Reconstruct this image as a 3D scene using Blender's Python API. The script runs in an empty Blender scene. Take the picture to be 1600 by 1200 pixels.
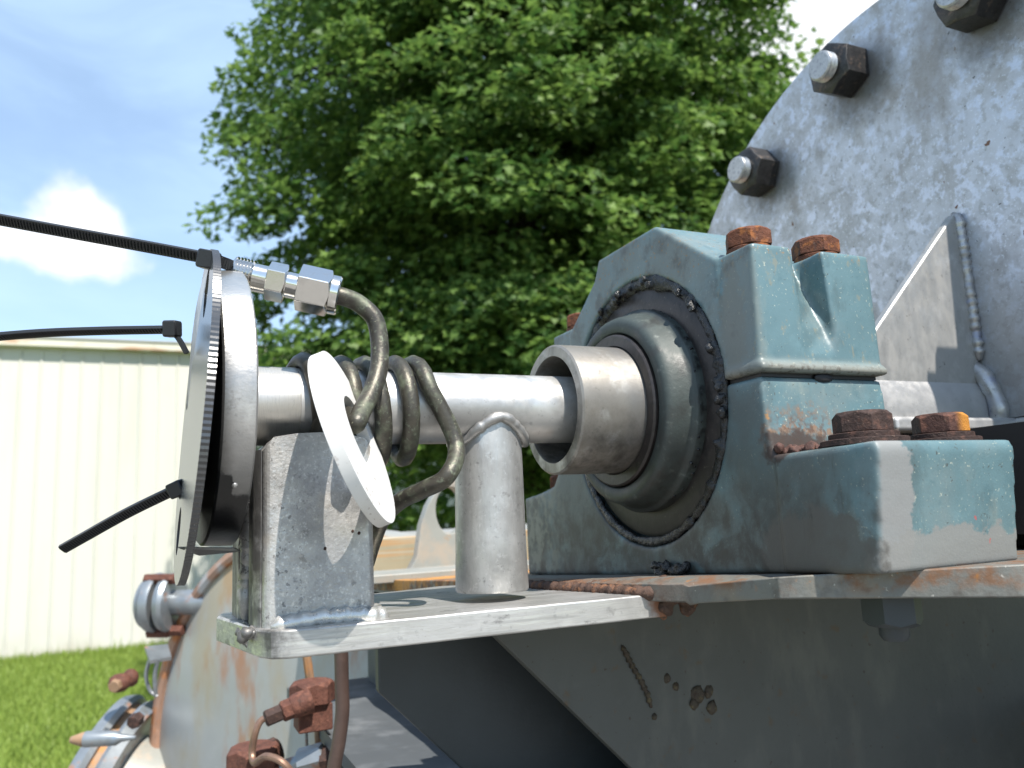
import bpy, bmesh, math, random
import numpy as np
from math import sin, cos, tan, pi, radians, sqrt, atan2
from mathutils import Vector, Matrix, noise as mnoise
from mathutils.geometry import tessellate_polygon
random.seed(7); np.random.seed(7)
SC = bpy.context.scene
COL = SC.collection

# ------------------------------------------------------------------ camera
# machine frame: u along the shaft (to the right), v towards the camera side, w up; world = (u, -v, w)
F0 = 1244.0                      # focal length in photo pixels (1600 wide)
TH, PIT, ROLL = radians(24.4), radians(9.3), radians(2.7)
fh = Vector((sin(TH), cos(TH), 0)); Rh = Vector((cos(TH), -sin(TH), 0)); Z3 = Vector((0, 0, 1))
CF = fh*cos(PIT) + Z3*sin(PIT); cu = Z3*cos(PIT) - fh*sin(PIT)
CR = Rh*cos(ROLL) - cu*sin(ROLL); CU = cu*cos(ROLL) + Rh*sin(ROLL)
def ray(px, py): return CF + CR*((px-800)/F0) + CU*((600-py)/F0)
CAMP = -ray(862, 640)*0.65
def mc(p): return Vector((p[0], -p[1], p[2]))
def P(u, v, w): return Vector((u, -v, w))
def onD(px, py, t): return mc(CAMP + ray(px, py)*t)
def onV(px, py, v):
    d = ray(px, py); return mc(CAMP + d*((-v-CAMP[1])/d[1]))
def onU(px, py, u):
    d = ray(px, py); return mc(CAMP + d*((u-CAMP[0])/d[0]))
def onW(px, py, w):
    d = ray(px, py); return mc(CAMP + d*((w-CAMP[2])/d[2]))
cam = bpy.data.cameras.new('camera'); camo = bpy.data.objects.new('camera', cam); COL.objects.link(camo)
camo.matrix_world = Matrix(((CR.x, CU.x, -CF.x, CAMP.x), (CR.y, CU.y, -CF.y, CAMP.y), (CR.z, CU.z, -CF.z, CAMP.z), (0, 0, 0, 1)))
cam.sensor_width = 36; cam.lens = F0/1600*36; cam.clip_start = .02; cam.clip_end = 2000
cam.dof.use_dof = True; cam.dof.focus_distance = .56; cam.dof.aperture_fstop = 9.5
SC.camera = camo

# ------------------------------------------------------------------ light
SUN_EL = radians(57); SUN_AZ_U = .15      # share of the horizontal direction along +u
hx, hy = sin(SUN_AZ_U), -cos(SUN_AZ_U)
to_sun = Vector((hx*cos(SUN_EL), hy*cos(SUN_EL), sin(SUN_EL)))
sun = bpy.data.lights.new('sun', 'SUN'); suno = bpy.data.objects.new('sun', sun); COL.objects.link(suno)
sun.energy = 5.0; sun.angle = radians(.53); sun.color = (1, .95, .87)
suno.rotation_euler = to_sun.to_track_quat('Z', 'Y').to_euler(); suno.location = (3, -6, 9)
W = bpy.data.worlds.new('World'); SC.world = W; W.use_nodes = True
nt = W.node_tree; nt.nodes.clear()
def N(t, **k):
    n = nt.nodes.new(t)
    for a, b in k.items(): setattr(n, a, b)
    return n
L = lambda a, b: nt.links.new(a, b)
sky = N('ShaderNodeTexSky', sky_type='NISHITA', sun_disc=False, sun_elevation=SUN_EL, sun_rotation=atan2(hx, hy), altitude=200, air_density=1.0, dust_density=.3, ozone_density=.9)
bg = N('ShaderNodeBackground'); bg.inputs['Strength'].default_value = .14
out = N('ShaderNodeOutputWorld'); L(bg.outputs[0], out.inputs[0])
tc = N('ShaderNodeTexCoord')
# cirrus veil over the whole sky
mp = N('ShaderNodeMapping'); mp.inputs['Scale'].default_value = (2.2, 2.2, 6.5); L(tc.outputs['Generated'], mp.inputs[0])
n1 = N('ShaderNodeTexNoise'); n1.inputs['Scale'].default_value = 1.6; n1.inputs['Detail'].default_value = 7; n1.inputs['Roughness'].default_value = .55; n1.inputs['Distortion'].default_value = .6
L(mp.outputs[0], n1.inputs['Vector'])
r1 = N('ShaderNodeMapRange', interpolation_type='SMOOTHSTEP'); r1.inputs[1].default_value = .30; r1.inputs[2].default_value = .80; r1.inputs[3].default_value = .34; r1.inputs[4].default_value = .74
L(n1.outputs['Fac'], r1.inputs[0])
mx = N('ShaderNodeMix', data_type='RGBA'); L(r1.outputs[0], mx.inputs[0]); L(sky.outputs[0], mx.inputs[6]); mx.inputs[7].default_value = (3.4, 4.7, 6.3, 1)
# cumulus clouds: heaps low over the horizon, one of them left of the tree
last = mx.outputs[2]
n2 = N('ShaderNodeTexNoise'); n2.inputs['Scale'].default_value = 13; n2.inputs['Detail'].default_value = 6; n2.inputs['Roughness'].default_value = .5
L(tc.outputs['Generated'], n2.inputs['Vector'])
def cloud(px, py, rpx, rpy, amt, soft=.5):
    global last
    d = ray(px, py).normalized()
    e1 = Vector((d.y, -d.x, 0)).normalized(); e2 = e1.cross(d)
    def dot(e, s):
        v = N('ShaderNodeVectorMath', operation='DOT_PRODUCT'); L(tc.outputs['Generated'], v.inputs[0]); v.inputs[1].default_value = e*(1/s); return v.outputs['Value']
    x, y, z = dot(e1, rpx/F0), dot(e2, rpy/F0), dot(d, 1)
    c = N('ShaderNodeCombineXYZ'); L(x, c.inputs[0]); L(y, c.inputs[1])
    ln = N('ShaderNodeVectorMath', operation='LENGTH'); L(c.outputs[0], ln.inputs[0])
    a = N('ShaderNodeMath', operation='MULTIPLY_ADD'); L(n2.outputs['Fac'], a.inputs[0]); a.inputs[1].default_value = -2.6; a.inputs[2].default_value = 1.3
    b = N('ShaderNodeMath', operation='ADD'); L(a.outputs[0], b.inputs[0]); L(ln.outputs['Value'], b.inputs[1])
    m = N('ShaderNodeMapRange', interpolation_type='SMOOTHSTEP'); m.inputs[1].default_value = 1+soft*.4; m.inputs[2].default_value = 1-soft; m.inputs[3].default_value = 0; m.inputs[4].default_value = amt
    L(b.outputs[0], m.inputs[0])
    f = N('ShaderNodeMath', operation='GREATER_THAN'); L(z, f.inputs[0]); f.inputs[1].default_value = .2
    g = N('ShaderNodeMath', operation='MULTIPLY'); L(f.outputs[0], g.inputs[0]); L(m.outputs[0], g.inputs[1])
    q = N('ShaderNodeMix', data_type='RGBA'); L(g.outputs[0], q.inputs[0]); L(last, q.inputs[6]); q.inputs[7].default_value = (6.2, 6.2, 6.2, 1); last = q.outputs[2]
cloud(122, 342, 52, 52, .92, .7); cloud(30, 385, 130, 38, .8, .6)
cloud(1330, 60, 330, 190, .85, .8); cloud(2300, 300, 420, 260, .8, .7); cloud(-900, 300, 350, 180, .8, .6); cloud(-2200, 200, 500, 300, .8, .7)
L(last, bg.inputs['Color'])
SC.view_settings.view_transform = 'Standard'; SC.view_settings.look = 'None'; SC.view_settings.gamma = 1
SC.view_settings.exposure = .66; SC.view_settings.use_curve_mapping = False
SC.render.engine = 'CYCLES'; SC.cycles.max_bounces = 8; SC.cycles.use_denoising = True
SC.cycles.sample_clamp_indirect = 6; SC.cycles.caustics_reflective = False; SC.cycles.caustics_refractive = False

# ------------------------------------------------------------------ materials
class Mat:
    """A principled material whose colour, roughness and metalness are built up from noise masks."""
    def __init__(s, name, base, rough=.5, metal=0, spec=.5, var=0, varscale=40):
        s.m = bpy.data.materials.new(name); s.m.use_nodes = True; s.t = s.m.node_tree
        s.b = s.t.nodes['Principled BSDF']; s.pos = s.n('ShaderNodeNewGeometry')
        s.c = s.rgb(base); s.r = s.val(rough); s.me = s.val(metal); s.h = None
        s.b.inputs['Specular IOR Level'].default_value = spec
        if var: s.layer(tuple(c*(1-var) for c in base), varscale, .35, .7); s.layer(tuple(min(1, c*(1+var)) for c in base), varscale*2.3, .55, .8)
    def n(s, t, **k):
        x = s.t.nodes.new(t)
        for a, b in k.items(): setattr(x, a, b)
        return x
    def l(s, a, b): s.t.links.new(a, b)
    def rgb(s, c):
        x = s.n('ShaderNodeRGB'); x.outputs[0].default_value = (*c, 1); return x.outputs[0]
    def val(s, v):
        x = s.n('ShaderNodeValue'); x.outputs[0].default_value = v; return x.outputs[0]
    def math(s, op, a, b):
        x = s.n('ShaderNodeMath', operation=op)
        for i, q in enumerate((a, b)):
            if isinstance(q, (int, float)): x.inputs[i].default_value = q
            else: s.l(q, x.inputs[i])
        return x.outputs[0]
    def rng(s, v, a, b, c=0., d=1., smooth=True):
        x = s.n('ShaderNodeMapRange', interpolation_type='SMOOTHSTEP' if smooth else 'LINEAR')
        s.l(v, x.inputs[0])
        for i, q in enumerate((a, b, c, d)): x.inputs[i+1].default_value = q
        return x.outputs[0]
    def noise(s, scale, detail=5, rough=.6, stretch=(1, 1, 1), dist=0, off=None):
        mp = s.n('ShaderNodeMapping'); mp.inputs['Scale'].default_value = stretch
        off = off if off is not None else (random.random()*9, random.random()*9, random.random()*9)
        mp.inputs['Location'].default_value = off
        s.l(s.pos.outputs['Position'], mp.inputs[0])
        x = s.n('ShaderNodeTexNoise'); s.l(mp.outputs[0], x.inputs['Vector'])
        x.inputs['Scale'].default_value = scale; x.inputs['Detail'].default_value = detail
        x.inputs['Roughness'].default_value = rough; x.inputs['Distortion'].default_value = dist
        return x.outputs['Fac']
    def blobmask(s, c, r, soft=.5, rag=.5, scale=60, stretch=(1, 1, 1)):
        """1 inside an ellipsoid about machine point c with radii r, with a ragged edge"""
        mp = s.n('ShaderNodeMapping', vector_type='POINT'); w = P(*c); r = (r,)*3 if isinstance(r, (int, float)) else r
        mp.inputs['Location'].default_value = (-w.x/r[0], -w.y/r[1], -w.z/r[2]); mp.inputs['Scale'].default_value = (1/r[0], 1/r[1], 1/r[2])
        s.l(s.pos.outputs['Position'], mp.inputs[0])
        ln = s.n('ShaderNodeVectorMath', operation='LENGTH'); s.l(mp.outputs[0], ln.inputs[0])
        nz = s.noise(scale, 6, .65, stretch)
        d = s.math('ADD', ln.outputs['Value'], s.math('MULTIPLY', s.math('SUBTRACT', nz, .5), rag*3))
        return s.rng(d, 1+soft*.5, 1-soft*.5)
    def axis(s, i, a, b):
        sp = s.n('ShaderNodeSeparateXYZ'); s.l(s.pos.outputs['Position'], sp.inputs[0]); return s.rng(sp.outputs[i], a, b)
    def put(s, mask, col=None, rough=None, metal=None, amt=1.):
        if amt != 1: mask = s.math('MULTIPLY', mask, amt)
        if col is not None:
            x = s.n('ShaderNodeMix', data_type='RGBA'); s.l(mask, x.inputs[0]); s.l(s.c, x.inputs[6])
            if isinstance(col, tuple): x.inputs[7].default_value = (*col, 1)
            else: s.l(col, x.inputs[7])
            s.c = x.outputs[2]
        for nm, q in (('r', rough), ('me', metal)):
            if q is not None:
                x = s.n('ShaderNodeMix'); s.l(mask, x.inputs[0]); s.l(getattr(s, nm), x.inputs[2]); x.inputs[3].default_value = q
                setattr(s, nm, x.outputs[0])
        return s
    def layer(s, col, scale, lo, hi, rough=None, metal=None, amt=1., detail=5, stretch=(1, 1, 1), nrough=.6, dist=0, mask=None):
        m = s.rng(s.noise(scale, detail, nrough, stretch, dist), lo, hi)
        if mask is not None: m = s.math('MULTIPLY', m, mask)
        return s.put(m, col, rough, metal, amt)
    def edges(s, col, lo=.52, hi=.62, rough=None, metal=None, amt=.7, scale=150):
        m = s.rng(s.pos.outputs['Pointiness'], lo, hi)
        m = s.math('MULTIPLY', m, s.rng(s.noise(scale, 4), .35, .6)); return s.put(m, col, rough, metal, amt)
    def bump(s, scale, strength, detail=4, stretch=(1, 1, 1), dist=.001, rough=.6):
        x = s.n('ShaderNodeBump'); x.inputs['Strength'].default_value = strength; x.inputs['Distance'].default_value = dist
        s.l(s.noise(scale, detail, rough, stretch), x.inputs['Height'])
        if s.h is not None: s.l(s.h, x.inputs['Normal'])
        s.h = x.outputs[0]; return s
    def roughvar(s, scale, lo, hi, stretch=(1, 1, 1)):
        m = s.rng(s.noise(scale, 5, .6, stretch), .3, .7, lo, hi); s.r = s.math('MULTIPLY', s.r, m); return s
    def done(s):
        s.l(s.c, s.b.inputs['Base Color']); s.l(s.r, s.b.inputs['Roughness']); s.l(s.me, s.b.inputs['Metallic'])
        if s.h is not None: s.l(s.h, s.b.inputs['Normal'])
        return s.m

RUST = (.10, .032, .014); RUSTO = (.42, .15, .03); GREASE = (.008, .008, .009); PRIMER = (.225, .225, .22)
def steel(name, base=(.50, .49, .47), rough=.38, dirt=.5, streak=(1, 1, 1), bump=.15):
    m = Mat(name, base, rough, .62)
    m.layer(tuple(c*.55 for c in base), 28, .45, .75, rough+.15, amt=dirt)
    m.layer((.62, .61, .59), 55, .5, .75, rough-.06, amt=.6)
    m.layer(tuple(c*.40 for c in base), 160, .58, .72, rough+.2, .75, amt=dirt, detail=7)
    m.layer((.09, .08, .07), 420, .66, .74, .7, .3, amt=.75*dirt, detail=3)
    m.roughvar(90, .75, 1.3, streak); m.bump(500, bump, 3, streak, .0004); m.bump(60, .12, 4, (1, 1, 1), .001); return m

m = steel('pipe_steel', (.56, .55, .53), .40, .55)
m.put(m.blobmask((-.085, .01, -.02), (.05, .05, .03), .8, .4, 50), (.25, .24, .23), .5, .8, .6); M_pipe = m.done()
m = steel('turned_steel', (.58, .56, .52), .33, .25, (120, 1, 1))
M_turned = m.done()
m = steel('post_steel', (.48, .475, .46), .42, .85, (1, 1, .25), .4); m.layer((.30, .295, .28), 45, .45, .7, .5, .6, .6, 6, (1, 1, .5)); m.layer((.62, .61, .60), 200, .55, .72, .35, .8, .6, 5); M_post = m.done()
m = steel('bracket_steel', (.50, .49, .475), .40, .5, (.15, 1, 1), .35)
m.layer((.34, .335, .32), 420, .48, .66, .5, .6, .7, 4, (.05, .3, 1)); m.layer((.72, .71, .68), 300, .5, .68, .3, .8, .7, 4, (.06, .3, 1)); m.layer((.16, .155, .15), 60, .60, .70, .5, .5, .7, 6, (1, 1, 2))
m.put(m.blobmask(tuple(onW(1040, 940, -.152)), (.012, .04, .03), .8, .5, 90), (.22, .075, .02), .75, .1, .9)
m.put(m.blobmask(tuple(onW(425, 1005, -.15)), (.012, .03, .02), .8, .6, 90), (.06, .058, .055), .55, .4, .85)
M_bracket = m.done()
m = steel('stub_steel', (.45, .44, .425), .42, .65, (1, 1, 1), .9)
m.layer((.75, .74, .72), 480, .54, .68, .3, .9, .45, 3); m.layer((.30, .295, .29), 330, .54, .70, .5, .6, .45, 3); m.layer((.25, .25, .26), 22, .46, .62, .5, .7, .5, 6)
m.layer((.10, .10, .10), 240, .60, .66, .8, .4, .7, 3, mask=m.axis(0, -.185, -.232))
m.layer((.33, .26, .17), 35, .55, .8, .6, .6, .5)
M_stub = m.done()
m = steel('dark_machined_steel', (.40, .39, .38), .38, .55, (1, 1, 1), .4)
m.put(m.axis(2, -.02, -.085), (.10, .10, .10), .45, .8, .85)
m.put(m.axis(0, -.250, -.262), (.035, .034, .032), .35, .75, .8)
m.put(m.blobmask((-.254, .050, -.080), (.024, .045, .020), .2, .35, 75), GREASE, .32, 0, 1); m.put(m.blobmask((-.258, .068, -.060), (.006, .02, .010), .2, .5, 120), GREASE, .32, 0, 1)
m.put(m.blobmask((-.25, .03, .085), (.05, .08, .05), .8, .5, 30), (.66, .65, .62), .32, 1, .8)  # paler patch paints the sun's glare on top of the rim
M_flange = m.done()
m = steel('dark_stub_steel', (.16, .155, .15), .5, .6, (1, 1, .2), .6); m.layer((.45, .44, .42), 120, .6, .72, .4, 1, .8, 5, (1, 1, .15)); M_stubdark = m.done()  # darker than the stub; puts shade into its unlit side, also on spatter
m = steel('weld_metal', (.62, .61, .58), .30, .35); m.bump(900, .3, 3, (1, 1, 1), .0008); M_weld = m.done()
m = steel('blue_tinted_weld', (.42, .41, .40), .34, .6); m.layer((.22, .24, .36), 60, .5, .7, amt=.6); m.layer((.36, .28, .16), 80, .55, .75, amt=.5); M_weldb = m.done()

m = steel('sleeve_steel', (.30, .28, .25), .42, .45, (60, 1, 1), .3)
m.put(m.axis(0, .034, .046), (.30, .29, .28), .45, .9, .55)
m.layer((.07, .06, .05), 38, .42, .66, .6, .5, .85, 7, mask=m.axis(2, .02, -.04)); m.layer((.16, .13, .10), 60, .5, .7, .6, .5, .3)
M_sleeve = m.done()
m = Mat('worn_collar_paint', (.052, .066, .062), .58, .1, var=.18, varscale=60)
m.layer((.19, .21, .19), 120, .58, .72, .3, .3, .5); m.layer((.03, .03, .027), 45, .46, .7, .4, 0, .8)
m.layer(GREASE, 70, .45, .6, .3, 0, .9, mask=m.axis(0, .078, .086)); m.layer((.03, .03, .027), 40, .3, .6, .45, 0, .75, mask=m.axis(2, .0, -.07))
m.bump(300, .25, 4); M_collar = m.done()
m = Mat('black_rubber', (.014, .013, .013), .45); m.bump(200, .3); M_rubber = m.done()
m = Mat('brown_seal', (.040, .033, .031), .42, .2, var=.35, varscale=50); m.layer((.02, .018, .017), 90, .5, .65, .4); m.layer((.14, .12, .10), 300, .62, .7, .6, amt=.6)
m.put(m.axis(2, -.05, -.11), (.05, .045, .035), .7, 0, .6); m.bump(150, .4); M_seal = m.done()
m = Mat('black_grease', (.009, .009, .010), .22, 0, .6); m.layer((.03, .028, .025), 150, .5, .7, .6, amt=.8); m.bump(260, .8, 5, dist=.003); M_grease = m.done()

def castpaint(name):
    m = Mat(name, (.112, .190, .210), .36, 0, .5, var=.14, varscale=22)
    m.layer((.17, .20, .195), 14, .48, .75, .4, amt=.7); m.layer((.24, .27, .24), 40, .56, .74, .5, amt=.5, stretch=(1, 1, .45)); m.layer((.055, .075, .075), 32, .56, .74, .5, amt=.55, stretch=(1, 1, .5))
    m.layer((.07, .135, .155), 75, .52, .75, .4, amt=.6)
    m.layer((.42, .44, .36), 420, .635, .70, .5, amt=.75, detail=3)
    m.layer((.055, .05, .04), 260, .66, .72, .6, amt=.8, detail=3)
    m.edges((.30, .37, .37), .53, .60, .3, 0, .3)
    return m
m = castpaint('cap_paint')
m.put(m.blobmask((.085, .128, .045), (.03, .013, .05), .6, .6, 170), (.16, .13, .09), .6, 0, .55)
m.put(m.axis(2, .020, .007), (.27, .245, .20), .55, 0, .75)
m.layer((.07, .05, .035), 200, .5, .62, .6, 0, .8, mask=m.axis(2, .016, .006))
m.layer((.13, .15, .14), 18, .3, .6, .45, 0, .7, mask=m.axis(0, .092, .086)); m.layer((.05, .05, .045), 34, .5, .68, .45, 0, .7, 7, mask=m.axis(0, .092, .086)); m.layer((.28, .22, .12), 150, .62, .70, .6, 0, .35, 4, (1, 1, .5), mask=m.axis(1, -.10, -.125))
m.layer((.30, .16, .05), 300, .6, .68, .7, 0, .8, mask=m.axis(2, .085, .1))
m.bump(120, .22, 5, dist=.001); m.bump(700, .15, 3, dist=.0005); M_cap = m.done()
m = castpaint('base_paint')
m.layer((.085, .088, .080), 22, .25, .55, .5, 0, .7, 7, mask=m.math('MULTIPLY', m.axis(0, .094, .087), m.axis(1, -.235, -.20)))
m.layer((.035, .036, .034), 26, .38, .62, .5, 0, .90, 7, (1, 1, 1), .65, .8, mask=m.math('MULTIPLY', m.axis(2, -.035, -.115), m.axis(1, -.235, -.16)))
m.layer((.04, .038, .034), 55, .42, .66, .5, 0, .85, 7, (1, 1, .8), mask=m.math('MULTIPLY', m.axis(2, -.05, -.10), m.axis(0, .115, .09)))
m.layer((.02, .018, .015), 95, .55, .64, .5, 0, .9, 4, (1, 1, .2), mask=m.blobmask((.085, .185, -.085), (.02, .03, .04), .8, .3, 60))
fm = m.math('MULTIPLY', m.axis(1, -.236, -.24), m.math('MAXIMUM', m.rng(m.math('ADD', m.math('MULTIPLY', m.noise(70, 5), .05), m.n('ShaderNodeSeparateXYZ').outputs[0]), 0, 1), 0))
gp = m.math('MULTIPLY', m.blobmask((.092, .243, -.09), (.018, .02, .06), .12, .35, 70), m.axis(0, .081, .086))
m.put(gp, PRIMER, .55, 0, .92)
m.put(m.math('MULTIPLY', m.blobmask((.15, .243, -.128), (.09, .03, .026), .12, .4, 60), m.axis(1, -.2, -.23)), (.21, .21, .20), .6, 0, .9)
m.put(m.math('MULTIPLY', m.blobmask((.083, .19, -.115), (.012, .05, .026), .3, .5, 60), m.axis(0, .1, .088)), (.085, .08, .072), .6, 0, .85)
m.layer((.45, .06, .05), 130, .715, .74, .5, 0, .6, 2, mask=m.axis(0, .13, .16))
m.layer((.24, .105, .035), 140, .44, .64, .75, 0, .7, 6, mask=m.blobmask((.118, .158, -.036), (.036, .014, .020), .9, .6, 110)); m.layer((.09, .05, .035), 180, .45, .6, .7, 0, .8, 6, mask=m.blobmask((.115, .158, -.040), (.040, .014, .016), .9, .6, 110))
m.put(m.blobmask((.105, .16, -.047), (.035, .014, .013), .4, .5, 120), (.045, .030, .024), .65, 0, .95)
m.put(m.blobmask((.083, .156, -.022), (.006, .004, .007), .4, .9, 190), (.36, .17, .04), .7, 0, .75)
m.layer((.23, .24, .20), 60, .45, .62, .55, 0, .8, mask=m.axis(1, .13, .2))
m.bump(120, .25, 5, dist=.001); m.bump(650, .2, 3, dist=.0006); M_base = m.done()

def rusty(name, base=(.13, .045, .022), hi=(.33, .12, .035), seed=0):
    m = Mat(name, base, .72, .1, .35, var=.35, varscale=80)
    m.layer(hi, 130, .5, .68, .85, amt=.75); m.layer((.035, .018, .014), 190, .55, .7, .6, amt=.7); m.layer((.30, .20, .15), 600, .62, .7, .6, amt=.4)
    m.bump(350, .8, 5, dist=.0012); m.bump(1200, .4, 3, dist=.0005); return m
M_rust = rusty('rusty_bolt').done()
m = rusty('dark_rusty_bolt', (.052, .030, .025), (.13, .065, .048)); M_rustd = m.done()
m = rusty('orange_rust', (.075, .034, .026), (.17, .075, .05)); m.put(m.axis(0, .188, .197), (.48, .20, .03), .7, .1, .9); M_rusto = m.done()
m = rusty('pinkish_rust', (.13, .052, .036), (.21, .09, .06)); M_rustp = m.done()
m = Mat('frame_paint', (.165, .165, .150), .5, .1, var=.15, varscale=30)
m.layer((.24, .195, .14), 22, .5, .7, .6, amt=.6); m.layer((.08, .07, .06), 60, .5, .68, .6, amt=.65)
m.layer((.17, .075, .03), 40, .46, .62, .75, 0, .85, 6, mask=m.axis(2, -.141, -.134)); m.layer((.32, .13, .03), 75, .60, .70, .75, 0, .85, 6, mask=m.axis(2, -.141, -.134))
m.layer((.16, .07, .03), 55, .40, .55, .75, 0, .9, 6, (1, 1, 1), mask=m.axis(0, .06, .01)); m.layer((.34, .13, .03), 90, .56, .66, .75, 0, .85, 5, mask=m.axis(0, .05, .01))
m.layer((.08, .035, .02), 120, .5, .62, .7, 0, .85, 5, mask=m.axis(0, .06, .02))
m.layer((.50, .23, .05), 18, .42, .55, .7, 0, .9, 6, mask=m.axis(1, .22, .35))
m.layer((.55, .53, .48), 300, .66, .72, .6, amt=.5); m.bump(150, .45, 6, dist=.0015); M_frame = m.done()
m = Mat('gusset_paint', (.072, .075, .070), .48, .1, var=.12, varscale=15)
m.layer((.08, .075, .065), 30, .6, .72, .6, amt=.6); m.layer((.05, .035, .025), 160, .68, .73, .7, amt=.8, detail=2); m.layer((.12, .12, .105), 26, .5, .72, amt=.5, stretch=(1, 1, .4)); m.layer((.10, .065, .035), 50, .62, .72, .7, amt=.6); m.bump(180, .2, 5); M_gus = m.done()
m = Mat('shaded_gusset_paint', (.040, .047, .052), .5, .1, var=.15, varscale=14); m.layer((.05, .045, .04), 40, .62, .74, .6, amt=.6); m.bump(180, .2, 5); M_gus_shade = m.done()  # gusset paint darkened to stand for deeper shade under the plate

m = Mat('galvanised_plate', (.50, .52, .555), .36, .5, var=.07, varscale=12)
m.layer((.37, .355, .345), 24, .42, .66, .5, .4, .7, 6)
m.layer((.56, .61, .70), 70, .50, .62, .28, .6, .75, 5)
m.layer((.34, .33, .32), 130, .52, .64, .55, .35, .5, 4)
m.layer((.62, .64, .66), 240, .64, .70, .4, .5, .6, 3)
m.layer((.66, .70, .76), 330, .60, .68, .4, .5, .55, 3); m.layer((.25, .225, .20), 16, .52, .68, .5, .4, .6, 6, (1, 1, .5)); m.layer((.20, .09, .04), 70, .69, .73, .8, 0, .8, 4, (1, 1, .6)); m.layer((.16, .06, .02), 45, .735, .755, .8, 0, .9, 3); m.layer((.05, .045, .04), 150, .70, .73, .7, .2, .7, 2)
m.put(m.axis(2, .18, .02), (.29, .28, .265), .5, .5, .55)
for px_, py_ in ((1200, 285), (1342, 135), (1545, 30)):
    q_ = onU(px_, py_, .45); m.put(m.blobmask((.45, q_[1], q_[2]), (.03, .044, .040), 1.2, .35, 70), (.07, .065, .06), .45, .2, .75)
m.bump(70, .12, 5, dist=.002); m.bump(260, .15, 3, dist=.0006); M_casing = m.done()
m = steel('gusset_plate_steel', (.46, .45, .43), .42, .3, (1, 1, .5), .2); m.layer((.07, .07, .07), 90, .66, .72, .6, .4, .5, 3); M_casgus = m.done()
m = steel('hub_steel', (.55, .54, .53), .40, .25, (1, 1, 1), .15); M_hub = m.done()
m = Mat('black_oxide', (.040, .037, .036), .42, .6, var=.25, varscale=90); m.layer((.16, .11, .08), 110, .55, .72, .55, .4, .6); m.edges((.2, .19, .18), .52, .6, .35, .8, .5); m.bump(400, .2); M_oxide = m.done()
m = Mat('zinc_stud', (.46, .46, .45), .38, .8, var=.15, varscale=120); m.layer((.30, .30, .31), 300, .5, .65, .45); m.layer((.25, .14, .06), 160, .66, .75, .7, .2, .6); M_stud = m.done()

m = Mat('bright_fitting', (.74, .72, .69), .13, 1); m.layer((.60, .58, .55), 160, .5, .7, .22, amt=.5); m.layer((.3, .2, .12), 260, .68, .76, .5, .6, .5, 3); m.bump(900, .05, 2, dist=.0003); M_fit = m.done()
m = Mat('patina_tube', (.088, .080, .064), .42, .55, var=.25, varscale=90)
m.layer((.17, .20, .13), 70, .46, .70, .7, .1, .6, 6, mask=m.axis(0, -.19, -.165)); m.layer((.23, .27, .19), 260, .56, .70, .8, 0, .5, 4, mask=m.axis(0, -.19, -.16)); m.layer((.05, .045, .04), 70, .5, .68, .4, .4, .7)
m.layer((.35, .33, .22), 520, .66, .72, .7, 0, .6, 3); m.bump(420, .3, 4); M_tube = m.done()
m = Mat('white_plastic', (.70, .69, .67), .48, 0, .4); m.layer((.56, .52, .47), 60, .50, .72, .5, amt=.5)
m.layer((.20, .12, .08), 160, .62, .68, .6, 0, .6, 3, mask=m.axis(2, -.03, -.07)); m.layer((.2, .19, .18), 400, .70, .74, .6, 0, .5, 2); m.bump(300, .1); M_white = m.done()
m = Mat('black_sheet', (.035, .036, .039), .24, 0, .8); m.layer((.12, .12, .12), 700, .68, .73, .5, amt=.5, detail=2); m.bump(900, .04, 2, dist=.0002); m.b.inputs['IOR'].default_value = 1.6; M_sheet = m.done()
m = Mat('black_nylon', (.017, .018, .020), .38, 0, .5); m.bump(600, .1); M_nylon = m.done()

m = Mat('tank_paint', (.37, .38, .375), .42, .15, var=.08, varscale=9)
m.layer((.34, .33, .30), 7, .45, .7, .5, amt=.6, stretch=(1, 1, .4)); m.layer((.34, .15, .06), 9, .50, .66, .65, 0, .8, 6, (1.6, 1, .45)); m.layer((.34, .28, .16), 6, .48, .68, .6, 0, .6, 5, (1.3, 1, .6)); m.bump(50, .15); M_tank = m.done()
m = Mat('tank_rim_rust', (.40, .24, .17), .6, .1, var=.25, varscale=14); m.layer((.46, .17, .05), 16, .45, .62, .7, amt=.85); m.layer((.42, .44, .45), 12, .55, .7, .45, amt=.8); M_rim = m.done()
m = Mat('galvanised_clamp', (.30, .325, .345), .4, .6, var=.2, varscale=30); m.layer((.30, .13, .06), 30, .56, .70, .7, 0, .8); m.layer((.12, .25, .42), 18, .62, .74, .5, 0, .5); M_clamp = m.done()
m = Mat('clamp_rust', (.32, .20, .12), .65, .1, var=.2, varscale=25); m.layer((.42, .20, .07), 30, .5, .65, .7); M_cr = m.done()
m = Mat('copper_line', (.28, .17, .12), .45, .5, var=.2, varscale=40); m.layer((.16, .10, .08), 60, .5, .7); M_cline = m.done()
m = Mat('brown_hose', (.10, .065, .055), .5, .1, var=.25, varscale=25); M_hose = m.done()
m = Mat('streaked_rust_panel', (.36, .32, .22), .5, .1, var=.12, varscale=10); m.layer((.46, .23, .07), 5, .48, .64, .6, 0, .6, 5, (.4, .4, 9)); m.layer((.40, .42, .36), 7, .5, .65, .5, 0, .7, 4, (.3, .3, 10)); M_streak = m.done()
m = Mat('pale_frame_paint', (.30, .305, .28), .5, .05, var=.12, varscale=18); m.layer((.44, .33, .24), 16, .5, .66, .6, amt=.5); m.layer((.40, .19, .05), 22, .68, .76, .7, 0, .5); m.layer((.1, .09, .08), 110, .64, .7, .6, amt=.6); M_pale = m.done()
m = Mat('box_paint', (.045, .058, .068), .5, .1, var=.1, varscale=10); M_box = m.done()
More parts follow.
